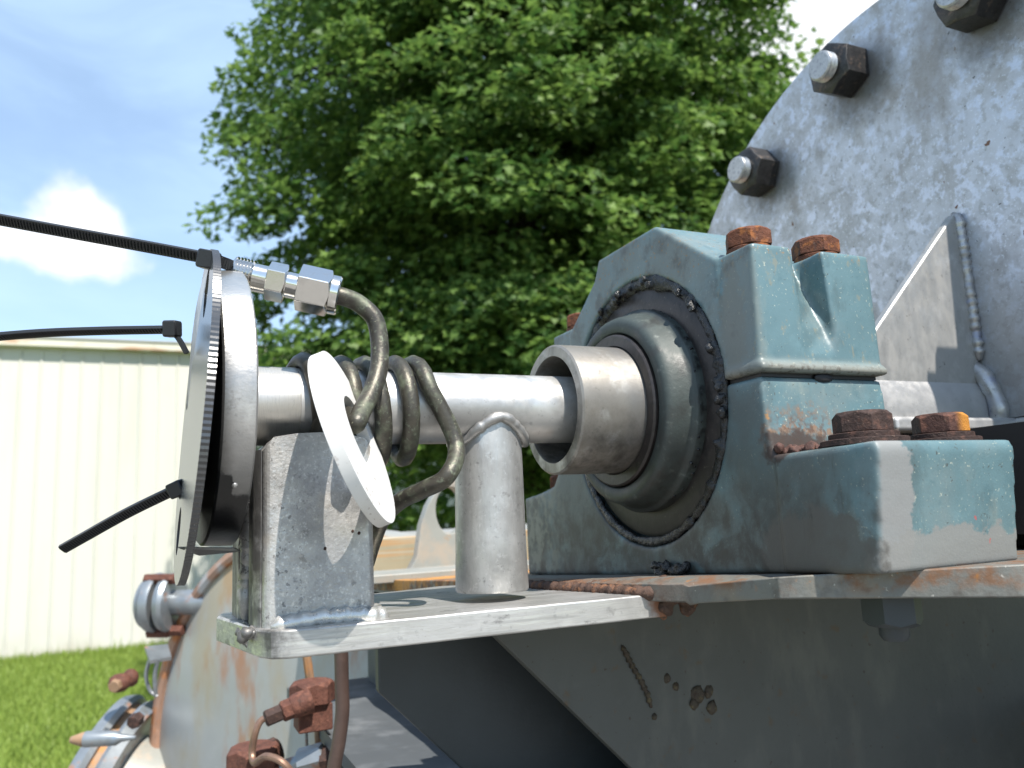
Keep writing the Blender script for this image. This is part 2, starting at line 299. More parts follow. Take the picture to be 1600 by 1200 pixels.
m = Mat('floor_paint', (.10, .11, .118), .5, .1, var=.2, varscale=9); m.layer((.20, .21, .22), 12, .5, .7, amt=.6); M_floor = m.done()
m = Mat('hollow_shade', (.02, .02, .022), .6, .1); M_hollow_shade = m.done(); GZ0 = -1.80  # near-black colour standing for the dark of hollows and under the ledge

m = Mat('cream_cladding', (.62, .605, .55), .45, 0, .4); m.layer((.55, .54, .47), .7, .45, .7, amt=.6, stretch=(3, 1, .4)); m.layer((.40, .36, .28), 1.6, .35, .65, .6, amt=.6, mask=m.axis(2, GZ0+.5, GZ0-.1)); M_clad = m.done()
m = Mat('eave_trim_paint', (.66, .63, .53), .5, 0, .4); m.layer((.45, .22, .10), 1.8, .52, .66, .7, amt=.75, stretch=(1, 1, 6)); m.layer((.42, .40, .36), 3, .55, .7, amt=.4); M_eave = m.done()
m = Mat('roof_sheet', (.50, .49, .45), .5, .2, var=.1, varscale=2); M_roof = m.done()
m = Mat('lawn', (.19, .25, .06), .9, 0, .2, var=.3, varscale=.6); m.layer((.30, .22, .12), .9, .56, .70, amt=.8); m.layer((.045, .09, .02), 5, .5, .7); m.bump(30, .8, 5, dist=.03); M_lawn = m.done()
m = Mat('bark', (.075, .06, .045), .9, 0, .2, var=.3, varscale=8); m.bump(25, .8, 5, (1, 1, .2), .02); M_bark = m.done()
def leafmat(name, a, b, trans):
    m = Mat(name, a, .5, 0, .3)
    m.put(m.rng(m.pos.outputs['Random Per Island'], 0, 1, smooth=False), b)
    m.b.inputs['Transmission Weight'].default_value = 0
    mat = m.done(); t = m.t
    tr = t.nodes.new('ShaderNodeBsdfTranslucent'); mxs = t.nodes.new('ShaderNodeMixShader'); mxs.inputs[0].default_value = trans
    t.links.new(m.c, tr.inputs[0]); o = t.nodes['Material Output']
    t.links.new(m.b.outputs[0], mxs.inputs[1]); t.links.new(tr.outputs[0], mxs.inputs[2]); t.links.new(mxs.outputs[0], o.inputs[0]); return mat
M_leaf = leafmat('maple_leaf', (.045, .110, .024), (.20, .31, .070), .46)
M_blade = leafmat('grass_blade', (.19, .28, .05), (.28, .37, .08), .3)

# ------------------------------------------------------------------ mesh helpers
class MB:
    def __init__(s): s.v = []; s.f = []
    def add(s, vs, fs):
        o = len(s.v); s.v += [Vector(x) for x in vs]; s.f += [tuple(i+o for i in f) for f in fs]; return s
    def box(s, u0, u1, v0, v1, w0, w1):
        c = [(u, v, w) for u in (u0, u1) for v in (v0, v1) for w in (w0, w1)]
        return s.add(c, [(0, 1, 3, 2), (4, 6, 7, 5), (0, 4, 5, 1), (2, 3, 7, 6), (0, 2, 6, 4), (1, 5, 7, 3)])
    def loft(s, loops, cap=True):
        n = len(loops[0]); vs = [p for l in loops for p in l]; fs = []
        for k in range(len(loops)-1):
            for i in range(n): j = (i+1) % n; fs.append((k*n+i, k*n+j, (k+1)*n+j, (k+1)*n+i))
        if cap: fs += [tuple(range(n)), tuple(range((len(loops)-1)*n, len(loops)*n))]
        return s.add(vs, fs)
    def prism(s, poly, fn, lo, hi):
        """poly of 2-D points, fn(a, b, t) -> (u, v, w)"""
        return s.loft([[fn(a, b, lo) for a, b in poly], [fn(a, b, hi) for a, b in poly]])
    def lathe(s, prof, c=(0, 0, 0), ax=(1, 0, 0), seg=64, close=False, jit=None):
        ax = Vector(ax).normalized(); c = Vector(c)
        e1 = ax.orthogonal().normalized(); e2 = ax.cross(e1); loops = []
        for (a, r) in prof:
            loops.append([c+ax*a+(e1*cos(2*pi*i/seg)+e2*sin(2*pi*i/seg))*(max(r, 1e-5)*(jit(i, a, r) if jit else 1)) for i in range(seg)])
        if close: loops.append(loops[0])
        return s.loft(loops, not close)
    def tube(s, pts, r, seg=14, cap=True):
        pts = [Vector(p) for p in pts]; n = len(pts); loops = []; nrm = None
        for i, p in enumerate(pts):
            t = (pts[min(i+1, n-1)]-pts[max(i-1, 0)]).normalized()
            if nrm is None: nrm = t.orthogonal().normalized()
            nrm = (nrm-t*nrm.dot(t)).normalized(); b = t.cross(nrm); rr = r[i] if isinstance(r, (list, tuple)) else r
            loops.append([p+(nrm*cos(2*pi*k/seg)+b*sin(2*pi*k/seg))*rr for k in range(seg)])
        return s.loft(loops, cap)
    def hexhead(s, c, ax, af, h, ch=.12, rot=0.):
        """a chamfered hexagon from c along ax"""
        ax = Vector(ax).normalized(); c = Vector(c); e1 = ax.orthogonal().normalized(); e2 = ax.cross(e1); R = af/2/cos(pi/6)
        bot, mid, top = [], [], []
        for i in range(12):
            a = rot+i*pi/6; d = e1*cos(a)+e2*sin(a); corner = i % 2 == 0
            rr = R if corner else af/2
            bot.append(c+d*rr); mid.append(c+d*rr+ax*(h-(af*ch if corner else af*ch*.25))); top.append(c+d*(af*.47)+ax*h)
        return s.loft([bot, mid, top])
    def lump(s, c, r, n=2, amp=.3, sc=60):
        bm = bmesh.new(); bmesh.ops.create_icosphere(bm, subdivisions=n, radius=1); c = Vector(c); r = Vector(r) if not isinstance(r, (int, float)) else Vector((r, r, r))
        vs = []
        for v in bm.verts:
            d = v.co; k = 1+amp*mnoise.noise((c+Vector((d.x*r.x, d.y*r.y, d.z*r.z)))*sc); vs.append(c+Vector((d.x*r.x, d.y*r.y, d.z*r.z))*k)
        fs = [tuple(v.index for v in f.verts) for f in bm.faces]; bm.free(); return s.add(vs, fs)
    def plate(s, outer, holes, fn, lo, hi):
        polys = [[Vector((a, b, 0)) for a, b in outer]]+[[Vector((a, b, 0)) for a, b in h] for h in holes]
        tri = tessellate_polygon(polys); flat = [p for q in polys for p in q]; n = len(flat)
        vs = [fn(p.x, p.y, lo) for p in flat]+[fn(p.x, p.y, hi) for p in flat]
        fs = [tuple(t) for t in tri]+[tuple(i+n for i in t) for t in tri]; o = 0
        for q in polys:
            k = len(q)
            for i in range(k): j = (i+1) % k; fs.append((o+i, o+j, o+j+n, o+i+n))
            o += k
        return s.add(vs, fs)
    def xform(s, fn): s.v = [Vector(fn(p)) for p in s.v]; return s
    def mesh(s, name):
        me = bpy.data.meshes.new(name); me.from_pydata([P(*p) for p in s.v], [], s.f)
        bm = bmesh.new(); bm.from_mesh(me); bmesh.ops.remove_doubles(bm, verts=bm.verts, dist=1e-6); bmesh.ops.recalc_face_normals(bm, faces=bm.faces); bm.to_mesh(me); bm.free(); return me

def spline(pts, n=8):
    pts = [Vector(p) for p in pts]; q = [pts[0]*2-pts[1]]+pts+[pts[-1]*2-pts[-2]]; out = []
    for i in range(1, len(q)-2):
        a, b, c, d = q[i-1:i+3]
        for k in range(n):
            t = k/n; out.append(.5*((2*b)+(c-a)*t+(2*a-5*b+4*c-d)*t*t+(3*b-a-3*c+d)*t**3))
    return out+[pts[-1]]
def tag(o, label=None, cat=None, group=None, kind=None):
    for k, v in (('label', label), ('category', cat), ('group', group), ('kind', kind)):
        if v: o[k] = v
    return o
def thing(name, at, label, cat, group=None):
    o = bpy.data.objects.new(name, None); COL.objects.link(o); o.location = P(*at); o.empty_display_size = .05
    return tag(o, label, cat, group)
def link(name, me, mat, parent=None, sharp=35, bevel=0, seg=2):
    if mat is not None: me.materials.clear(); me.materials.append(mat)
    me.shade_smooth()
    if sharp: me.set_sharp_from_angle(angle=radians(sharp))
    o = bpy.data.objects.new(name, me); COL.objects.link(o)
    if bevel:
        b = o.modifiers.new('bevel', 'BEVEL'); b.width = bevel; b.segments = seg; b.limit_method = 'ANGLE'; b.angle_limit = radians(40); b.harden_normals = True
    if parent is not None:
        o.parent = parent; q = parent; off = Vector((0, 0, 0))
        while q is not None: off += q.location; q = q.parent
        o.location = -off
    return o
def part(name, mb, mat, parent=None, **k):
    if name.startswith('weld'): k.setdefault('sharp', 0)
    return link(name, mb.mesh(name), mat, parent, **k)
def root_of(name, mb, mat, label, cat, group=None, **k): return tag(part(name, mb, mat, None, **k), label, cat, group)
def fuse(name, mb, voxel, iters, mat, parent, sharp=0):
    """weld overlapping solids into one casting with rounded edges"""
    me = mb.mesh('tmp'); o = bpy.data.objects.new('tmp', me); COL.objects.link(o)
    r = o.modifiers.new('r', 'REMESH'); r.mode = 'VOXEL'; r.voxel_size = voxel
    s = o.modifiers.new('s', 'SMOOTH'); s.factor = .5; s.iterations = iters
    bpy.context.view_layer.update(); dg = bpy.context.evaluated_depsgraph_get()
    me2 = bpy.data.meshes.new_from_object(o.evaluated_get(dg)); bpy.data.objects.remove(o); bpy.data.meshes.remove(me); me2.name = name
    return link(name, me2, mat, parent, sharp=sharp)
def bead(pts, r, step=.45, amp=.28, seg=10):
    """a rippled weld bead along a path"""
    pts = [Vector(p) for p in pts]; out = []; rad = []
    for a, b in zip(pts, pts[1:]):
        n = max(1, int((b-a).length/(r*step)))
        for i in range(n): out.append(a.lerp(b, i/n))
    out.append(pts[-1])
    for i, p in enumerate(out):
        rad.append(r*(1+amp*((i % 3)/2-.5)+.2*(random.random()-.5))*min(1, .35+.25*i, .35+.25*(len(out)-1-i))); out[i] = p+Vector((random.uniform(-1, 1), random.uniform(-1, 1), random.uniform(-1, 1)))*r*.10
    return MB().tube(out, rad, seg)
def circle(c, r, n, a0=0., a1=2*pi, closed=True):
    m = n if closed else n+1
    return [(c[0]+r*cos(a0+(a1-a0)*i/n), c[1]+r*sin(a0+(a1-a0)*i/n)) for i in range(m)]
UVW = lambda a, b, t: (t, a, b)      # polygon in (v, w), extruded along u

# ------------------------------------------------------------------ ground, lawn
GZ = -1.80
g = MB().add([(-400, -600, GZ), (400, -600, GZ), (400, 300, GZ), (-400, 300, GZ)], [(0, 1, 2, 3)])
tag(part('ground', g, M_lawn), kind='structure')
m = Mat('gravel', (.30, .285, .26), .9, 0, .2, var=.25, varscale=14); m.layer((.17, .16, .145), 55, .5, .65); m.bump(60, .8, 5, dist=.02); M_gravel = m.done()
yd = circle((1.2, .4), 4.7, 60); yd = [((x-1)*(1.25 if y < 0 else 3.2), (y if y < 0 else y*5)*(.98+.05*mnoise.noise(Vector((x, y, 0))))) for x, y in yd]
tag(part('bounce_gravel', MB().loft([[(x, y, GZ-.05) for x, y in yd], [(x, y, GZ+.006) for x, y in yd]]), M_gravel), kind='structure')  # unseen gravel, added to keep bounce light and reflections a neutral grey
def blades(n):
    vs = np.zeros((n, 3, 3)); 
    k = 0
    u = np.random.uniform(-3.2, .6, n); v = np.random.uniform(-12.95, -5.2, n)
    h = np.random.uniform(.025, .085, n)*np.where(np.random.rand(n) < .03, 1.8, 1); h = h*np.where(v < -12.5, 1.7, 1); a = np.random.uniform(0, 2*pi, n); w = np.random.uniform(.006, .012, n)
    bx, by = np.random.normal(0, .025, n), np.random.normal(0, .025, n)
    vs[:, 0] = np.stack([u-w*np.cos(a), -(v-w*np.sin(a)), np.full(n, GZ)], 1); vs[:, 1] = np.stack([u+w*np.cos(a), -(v+w*np.sin(a)), np.full(n, GZ)], 1)
    vs[:, 2] = np.stack([u+bx, -v+by, GZ+h], 1)
    me = bpy.data.meshes.new('grass'); me.from_pydata(vs.reshape(-1, 3).tolist(), [], np.arange(n*3).reshape(-1, 3).tolist()); return me
go = link('grass', blades(75000), M_blade, sharp=0)
tag(go, 'bright green lawn grass growing in front of the cream metal shed', 'grass', kind='stuff')

# ------------------------------------------------------------------ shed
bl = thing('metal_shed', (1, -13, GZ), 'long cream ribbed metal shed across the lawn behind the machine', 'shed')
pw = .27; EV = 2.74
def panel_mb():
    m = MB(); y0 = -13.0
    prof = [(0, 0), (.012, .014), (.032, .014), (.044, 0), (pw-.002, 0), (pw-.002, -.03), (0, -.03)]
    m.loft([[(a, y0+b, GZ-.02) for a, b in prof], [(a, y0+b, EV-.02) for a, b in prof]]); return m
pm = panel_mb().mesh('wall_panel'); first = None
for i in range(62):
    o = link('wall_panel', pm, M_clad, bl, sharp=20) if first is None else first.copy()
    if first is None: first = o; base = o.location.copy()
    else: COL.objects.link(o)
    o.location = base+Vector((-4.6+i*pw, 0, 0))
part('eave_trim', MB().box(-4.8, 12.3, -13.02, -12.86, EV-.02, EV+.13), M_eave, bl, bevel=.01)
part('roof', MB().add([(-4.8, -12.84, EV+.135), (12.3, -12.84, EV+.135), (12.3, -22, EV+1.1), (-4.8, -22, EV+1.1), (-4.8, -12.84, EV+.11), (12.3, -12.84, EV+.11), (12.3, -22, EV+1.07), (-4.8, -22, EV+1.07)], [(0, 1, 2, 3), (4, 5, 6, 7), (0, 1, 5, 4), (1, 2, 6, 5), (2, 3, 7, 6), (3, 0, 4, 7)]), M_roof, bl)
part('end_wall', MB().box(-4.7, -4.6, -21.9, -13.05, GZ-.02, EV), M_clad, bl)
part('end_wall', MB().box(12.14, 12.24, -21.9, -13.05, GZ-.02, EV), M_clad, bl)

# ------------------------------------------------------------------ maple tree
TC = onD(812, 330, 9.2); RX = 432/F0*9.2; RZ = 900/F0*9.2
tr = thing('maple_tree', (TC[0], TC[1], GZ), 'big dense green maple tree standing behind the machine', 'tree')
tb = Vector((TC[0], TC[1], GZ-.1)); tt = Vector((TC[0]+.1, TC[1]+.1, TC[2]+RZ*.8))
part('trunk', MB().tube(spline([tb, tb.lerp(tt, .2)+Vector((.04, 0, 0)), tb.lerp(tt, .45)+Vector((-.05, .05, 0)), tb.lerp(tt, .75), tt], 6), [.30-.27*i/24 for i in range(25)], 12), M_bark, tr)
clumps = []
rng = np.random.RandomState(11)
while len(clumps) < 980:
    d = rng.normal(size=3); d /= np.linalg.norm(d)
    rr = rng.uniform(.12, 1.0)**.64
    rr *= 1+.10*mnoise.noise(Vector(d)*2.3)+.07*mnoise.noise(Vector(d)*5.1)
    p = np.array([TC[0]+d[0]*rr*RX, TC[1]+d[1]*rr*RX, TC[2]+d[2]*rr*RZ])
    if p[2] < TC[2]-RZ*.56+rng.uniform(-.25, .2): continue
    clumps.append((p, d, rr))
while len(clumps) < 1120:                 # the side towards the lawn is fuller
    d = rng.normal(size=3); d /= np.linalg.norm(d); rr = rng.uniform(.62, .95)
    p = np.array([TC[0]+d[0]*rr*RX, TC[1]+d[1]*rr*RX, TC[2]+d[2]*rr*RZ])
    if d[1] < .35 or abs(d[2]) > .5 or p[2] < TC[2]-RZ*.54: continue
    clumps.append((p, d, rr))
for k in range(34):                      # limbs reaching out into the crown
    p, d, rr = clumps[k*9]
    st = tb.lerp(tt, min(.95, max(.22, (p[2]-rr*1.3-tb.z)/(tt.z-tb.z))))
    e = Vector(p); mid = st.lerp(e, .5)+Vector((0, 0, .15))
    part('limb', MB().tube(spline([st, mid, e], 5), [.085-.07*i/10 for i in range(11)], 7), M_bark, tr)
LS = np.array([(0, 0), (.50, .06), (.30, .27), (.46, .55), (.18, .50), (0, .95), (-.18, .50), (-.46, .55), (-.30, .27), (-.50, .06)])
def leaves(cl, per):
    V = []; nl = 0
    for p, d, rr in cl:
        n = int(per*rng.uniform(.7, 1.3)); R = rng.uniform(.30, .62)
        q = rng.normal(size=(n, 3)); q /= np.linalg.norm(q, axis=1)[:, None]; q *= rng.uniform(.2, 1, (n, 1))**.5
        out_ = np.array([d[0], d[1], 0.]); q = q*np.array([R, R, R*.42])
        q[:, 2] -= .35*(q[:, 0]*out_[0]+q[:, 1]*out_[1])   # sprays droop outwards
        c = p+q
        nz = np.array([d[0]*.55, d[1]*.55, .75])+rng.normal(size=(n, 3))*.42; nz /= np.linalg.norm(nz, axis=1)[:, None]
        t = np.array([d[0], d[1], -.35])+rng.normal(size=(n, 3))*.7; t -= nz*(t*nz).sum(1)[:, None]; t /= np.linalg.norm(t, axis=1)[:, None]
        b = np.cross(nz, t); s = rng.uniform(.045, .112, (n, 1, 1))
        xy = LS[None]*s
        z = -.35*np.abs(LS[:, 0])[None, :, None]*s
        pts = c[:, None]+xy[:, :, 0:1]*b[:, None]+xy[:, :, 1:2]*t[:, None]+z*nz[:, None]
        V.append(pts); nl += n
    V = np.concatenate(V); V[..., 1] *= -1
    me = bpy.data.meshes.new('crown'); n = len(V)
    me.vertices.add(n*10); me.vertices.foreach_set('co', V.reshape(-1).astype(np.float32))
    me.loops.add(n*10); me.loops.foreach_set('vertex_index', np.arange(n*10, dtype=np.int32))
    me.polygons.add(n); me.polygons.foreach_set('loop_start', np.arange(0, n*10, 10, dtype=np.int32)); me.polygons.foreach_set('loop_total', np.full(n, 10, dtype=np.int32))
    me.update(calc_edges=True); return me
cm = leaves(clumps, 235); cr = link('crown', cm, M_leaf, tr, sharp=0); cm.polygons.foreach_set('use_smooth', [False]*len(cm.polygons))
tag(cr, kind='stuff')

# ------------------------------------------------------------------ machine frame under the bearing
SL = .05
def topw(v): return -.1375+SL*v
fr = thing('support_stand', (.2, 0, GZ), 'grey painted steel frame with rust stained top plate under the blue bearing', 'support stand')
a = onV(1076, 914, .165); b = onV(1604, 893, .275); bb = onV(1604, 947, .272); ab = onV(1072, 943, .165)
# top plate: front end edge runs across at u ~ 0; near edge runs to the right
def slab(poly, th, mbx=None):
    mbx = mbx or MB(); return mbx.loft([[(u, v, topw(v)-t+d) for (u, v, t, d) in poly], [(u, v, topw(v)+d) for (u, v, t, d) in poly]])
def along(pts, n):
    o = []
    for p, q in zip(pts, pts[1:]):
        for i in range(n): t = i/n; o.append(tuple(p[k]+(q[k]-p[k])*t for k in range(4)))
    return o+[pts[-1]]
poly = along([(.048, .100, .0125, -.0052), (.060, .178, .0135, 0), (.155, .272, .0185, 0), (.70, .34, .020, 0)], 9)
poly = [(u+random.uniform(-.0006, .0006), v+random.uniform(-.0006, .0006), t, d) for u, v, t, d in poly]
poly += [(.70, -.75, .016, 0), (.002, -.75, .016, 0)]
poly += [(u+random.uniform(-.002, .002), v, t, d) for u, v, t, d in along([(.002, -.6, .0145, 0), (.004, -.05, .0140, 0), (.046, .095, .0125, -.004)], 10)]
part('top_plate', slab(poly, .014), M_frame, fr, bevel=.0012)
VA = -.03; VB = -.12
A0 = onV(780, 1000, VA); A1 = onV(980, 1195, VA)
part('gusset', MB().prism([(A0[0]-.004, -.1635), (A0[0]-.004, A0[2]+.004), (A1[0]+(A1[2]+.6), -.6), (1.1, -.6), (1.1, -.1635)], lambda p, q, t: (p, t, q), VA-.012, VA), M_gus, fr, bevel=.0015)
B0 = onV(592, 1082, VB); B1 = onV(720, 1200, VB); B2 = B1+(B1-B0)*((B1[2]+.3295)/(B0[2]-B1[2]))
part('gusset', MB().prism([(B0[0], -.164), (B0[0], B0[2]), (B2[0], B2[2]), (.3, B2[2]), (.3, -.164)], lambda p, q, t: (p, t, q), VB-.012, VB), M_gus_shade, fr, bevel=.0018)
wp = [(onV(x, y, VA+.001)) for x, y in ((972, 1008), (985, 1035), (1000, 1060), (1012, 1085), (1018, 1106))]
part('weld_scar', bead(wp, .0022, .8, .7), rusty('weld_scar_rust', (.07, .055, .04), (.15, .12, .06)).done(), fr)
lm = MB()
for x, y, r in ((1090, 1085, .006), (1108, 1080, .004), (1085, 1100, .004), (1112, 1105, .0045), (1042, 1060, .003), (1055, 1072, .0028), (1022, 1120, .002)):
    q = onV(x, y, VA); lm.lump(q, (r*1.2, .0026, r*1.3), 2, .5, 200)
tag(part('weld_spatter', lm, bpy.data.materials['weld_scar_rust'], fr), kind='stuff')
part('frame_web', MB().box(.16, .175, -.7, VA-.0125, -.3295, -.165), M_gus_shade, fr)
part('base_plate', MB().box(-.10, .9, -.75, VA-.0125, -.345, -.33), M_floor, fr)
part('leg', MB().box(-.06, .10, -.70, -.55, GZ, -.3455), M_gus_shade, fr); part('leg', MB().box(.6, .76, -.2, -.06, GZ, -.3455), M_gus_shade, fr)
part('side_panel', MB().box(.02, .034, -.72, -.18, -.3295, -.195), M_box, fr)
# burnt weld joining the bracket plate to the frame
wj = [P(0, 0, 0)]
q0 = onW(1050, 940, -.148); e3x = q0[0]
q3 = onW(1042, 926, -.1455)
wb = [(q3[0], q3[1]-.002, -.147), (.036, .062, -.1445), (.020, .010, -.1445), (.003, -.05, -.1445), (.001, -.10, -.146), (-.001, -.16, -.148)]
part('weld_bead', bead(spline(wb, 6), .0050, .5, .4), rusty('burnt_weld', (.10, .06, .045), (.26, .12, .06)).done(), fr)
lm = MB()
for k in range(26): lm.lump((q3[0]+.006+random.uniform(-.008, .014), q3[1]+random.uniform(-.012, .006), -.149+random.uniform(-.012, .010)), random.uniform(.003, .0066), 2, .7, 140)
wl_ = fuse('weld_lump', lm, .0010, 2, bpy.data.materials['burnt_weld'], fr); tag(wl_, kind='stuff')
# far end of the frame seen under the shaft
q1, q2 = onV(585, 930, -.5), onV(705, 908, -.5)
part('far_ledge', MB().box(q1[0]-.15, .3, -.60, -.50, onV(640, 895, -.5)[2]-.012, onV(640, 895, -.5)[2]), M_pale, fr, bevel=.002)

# lifting lug, rusty drum beyond
lg = thing('lifting_lug', tuple(onV(680, 890, -.62)), 'pale grey steel lug with a tall oval hole on the far end of the frame', 'lug')
V_ = -.62
O_ = [onV(x, y, V_) for x, y in ((640, 892), (652, 868), (658, 820), (668, 790), (684, 762), (705, 748), (735, 745), (780, 760), (800, 800), (815, 850), (830, 892))]
cx_, cy_ = onV(703, 797, V_)[0], onV(703, 797, V_)[2]; hs = onV(703, 760, V_)[2]-cy_
part('lug_plate', MB().plate([(p[0], p[2]) for p in O_], [[(cx_+hs*.62*cos(t), cy_+hs*sin(t)) for t in np.linspace(0, 2*pi, 25)[:-1]]], lambda p, q, t: (p, t, q), V_-.022, V_), M_pale, lg, bevel=.002)
part('foot', MB().box(O_[0][0]-.05, O_[-1][0]+.02, V_-.05, V_+.03, O_[0][2]-.010, O_[0][2]), M_pale, lg, bevel=.002)
dr = thing('rusty_tray', tuple(onV(640, 890, -.72)), 'yellow grey metal tray with horizontal orange rust streaks beyond the lug', 'tray')
dz = onV(640, 838, -.72); dl = onV(520, 838, -.72)
part('front_wall', MB().box(dl[0], .5, -.735, -.72, dz[2]-.07, dz[2]), M_streak, dr, bevel=.002)
part('floor', MB().box(dl[0], .5, -.95, -.7355, dz[2]-.07, dz[2]-.06), M_streak, dr)
part('leg', MB().box(.3, .36, -.9, -.8, GZ, dz[2]-.0705), M_box, dr)

# ------------------------------------------------------------------ pillow block bearing
pb = thing('pillow_block', (.144, 0, topw(0)), 'large blue green split bearing housing with rusty bolts on the frame', 'bearing housing')
UF, UB = .0845, .200
def arc(r, a0, a1, n=40): return [(r*cos(a0+(a1-a0)*i/n), r*sin(a0+(a1-a0)*i/n)) for i in range(n+1)]
def cap_poly(r):
    w0 = .006; t = math.asin(w0/r)
    return [(-r*cos(t), w0), (-.1165, w0), (-.1165, .0945), (-.062, .133), (-.052, .151), (.042, .151), (.113, .101), (.1165, .099), (.1165, w0)]+arc(r, t, pi-t)
cap = MB().prism(cap_poly(.1145), UVW, UF, .105).prism(cap_poly(.095), UVW, .1035, UB)
for s in (1, -1):
    loops = []
    for w, dd in ((.0065, 0), (.020, 0), (.040, .008), (.060, .017), (.080, .026), (.1000, .034)):
        k = w/.1; vo = .1540-.001*k if s > 0 else .1575; uf = .0832+.004*k
        lp = [(uf, .1150), (uf, vo-.0015), (uf+.0015, vo), (.1275-.005*k, vo), (.1535-.003*(1-k), vo-dd), (.1555, vo-dd*.72), (.1590-.0065*k, vo), (UB+.001, vo), (UB+.001, .1150)]
        loops.append([(u, s*v, w) for u, v in lp])
    cap.loft(loops)
    cap.box(.0822, UB+.003, min(s*.118, s*.1575), max(s*.118, s*.1575), .0062, .0125)
fuse('housing_cap', cap, .0019, 6, M_cap, pb)
# base: foot coordinates read from the photo
ft = onU(1372, 687, UF); fb = onU(1371, 886, UF)
def base_poly(r):
    w0 = .0035; t = math.asin(w0/r)
    return [(r*cos(t), w0), (.1515, w0), (.1535, -.030), (.1565, -.0515), (ft[1]-.004, ft[2]-.0005), (ft[1], ft[2]-.006), (fb[1]+.003, fb[2]-.004), (.15, -.1295), (0, -.138), (-.2, -.1475), (-.243, -.149), (-.243, -.066), (-.205, -.062), (-.170, -.056), (-.156, -.040), (-.1515, w0), (-r*cos(t), w0)]+arc(r, pi+t, 2*pi-t)
bs = MB().prism(base_poly(.1145), UVW, UF, .105).prism(base_poly(.095), UVW, .1035, UB)
bs.prism([(.16, -.054), (ft[1]-.001, ft[2]), (ft[1]+.0008, ft[2]-.006), (fb[1]+.004, fb[2]-.004), (.16, -.1285)], UVW, .0822, UB+.002)
fuse('housing_base', bs, .0019, 6, M_base, pb)
for sg in (1, -1): part('split_gasket', MB().box(.088, .197, min(sg*.116, sg*.1495), max(sg*.116, sg*.1495), .0035, .0062), M_rubber, pb)
# dark notch in the joint
part('joint_notch', MB().lump((.143, .1515, .0035), (.009, .002, .0035), 2, .1), M_hollow_shade, pb)
def bolt(name, c, af, h, mat, washers, rot, wmat=None, ch=.10):
    o = part(name, MB().hexhead((c[0], c[1], c[2]+sum(w[1] for w in washers)), (0, 0, 1), af, h, ch, rot), mat, pb, bevel=.0007)
    z = c[2]
    for r, t in washers:
        part('washer', MB().lathe([(0, .006), (0, r), (t*.8, r), (t-.0004, r-.0006), (t-.0004, .006)], (c[0], c[1], z), (0, 0, 1), 40, jit=lambda i, a_, r_: 1+.010*mnoise.noise(Vector((i*.35, r_*99, c[0]*50)))), wmat or mat, o); z += t
    return o
AF = .0315
bolt('cap_bolt', (.1085, .1265, .0995), AF, .0135, M_rust, [(.0168, .0055)], .35)
bolt('cap_bolt', (.1750, .1265, .0995), AF, .0135, M_rust, [(.0168, .0055)], .15)
bolt('cap_bolt', (.1085, -.131, .0995), AF, .0135, M_rust, [(.0168, .0055)], .2)
bolt('cap_bolt', (.1750, -.131, .0995), AF, .0135, M_rust, [(.0168, .0055)], .3)
bolt('foot_bolt', (.1230, .1985, -.0495), .0325, .0135, M_rustd, [(.0268, .0042), (.0215, .0040)], .25)
bolt('foot_bolt', (.1930, .2005, -.0497), .0310, .0130, M_rusto, [(.0240, .0040), (.0200, .0036)], .32, M_rustd)
bolt('foot_bolt', (.1230, -.2150, -.0640), .0335, .0150, M_rust, [(.0245, .0035), (.0205, .0035)], .3)
bolt('foot_bolt', (.1930, -.2150, -.0640), .0335, .0150, M_rust, [(.0245, .0035), (.0205, .0035)], .1)
part('bolt_nut', MB().hexhead((.128, .2, topw(.2)-.0165), (0, 0, -1), .031, .018, .1, .2).lathe([(.0, .009), (.024, .009), (.027, .007)], (.128, .2, topw(.2)-.0165), (0, 0, -1), 24), M_gus_shade, pb)  # coloured dark to put the plate's shade on the nut
# rust scale heaped beside the foot bolt
lm = MB()
for k in range(26):
    lm.lump((random.uniform(.088, .112), random.uniform(.158, .178), -.0505+random.uniform(-.001, .003)), random.uniform(.002, .005), 1, .6, 250)
rs_ = fuse('rust_scale', lm, .0009, 1, rusty('rust_scale', (.10, .05, .04), (.2, .09, .06)).done(), pb); tag(rs_, kind='stuff')
# seal: brown ring set in the bore, grease squeezed out round it
part('seal_ring', MB().lathe([(.0950, .084), (.0885, .0845), (.0885, .1035), (.0905, .1065), (.10, .1075), (.115, .1075), (.115, .084)], (0, 0, 0), (1, 0, 0), 96, True), M_seal, pb)
gl = []
for i in range(160):
    t = 2*pi*i/160; top = max(0, sin(t-.5))
    r0 = .1108; rr = .0034+.0030*top; k = 1+.55*mnoise.noise(Vector((cos(t)*9, sin(t)*9, 3)))+.5*mnoise.noise(Vector((cos(t)*26, sin(t)*26, 8)))
    gl.append([(.0885+.0045*top+.9*rr*k*cos(q)-.002, (r0+1.25*rr*k*sin(q))*cos(t), (r0+1.25*rr*k*sin(q))*sin(t)) for q in np.linspace(0, 2*pi, 13)[:-1]])
gl.append(gl[0]); gm = MB().loft(gl, False)
lm = gm
for k in range(46):
    t = random.uniform(-.5, 2.6); r = random.uniform(.107, .113); lm.lump((.0835+random.uniform(-.002, .003), r*cos(t), r*sin(t)), random.uniform(.0014, .0042), 2, .7, 300)
for k in range(60):
    t = random.uniform(-1.1, 1.9); lm.lump((.0905+random.uniform(-.010, 0), .0862*cos(t), .0862*sin(t)), random.uniform(.0008, .0021), 1, .6, 400)
fuse('grease_ring', gm, .0010, 3, M_grease, pb); lm = MB()
for k in range(24):
    q = onW(1040+random.uniform(-32, 32), 893, topw(.0)+.003); lm.lump((UF-.006+random.uniform(-.004, .004), .035+random.uniform(-.02, .02), topw(.03)+random.uniform(.001, .009)), random.uniform(.002, .005), 2, .7, 220)
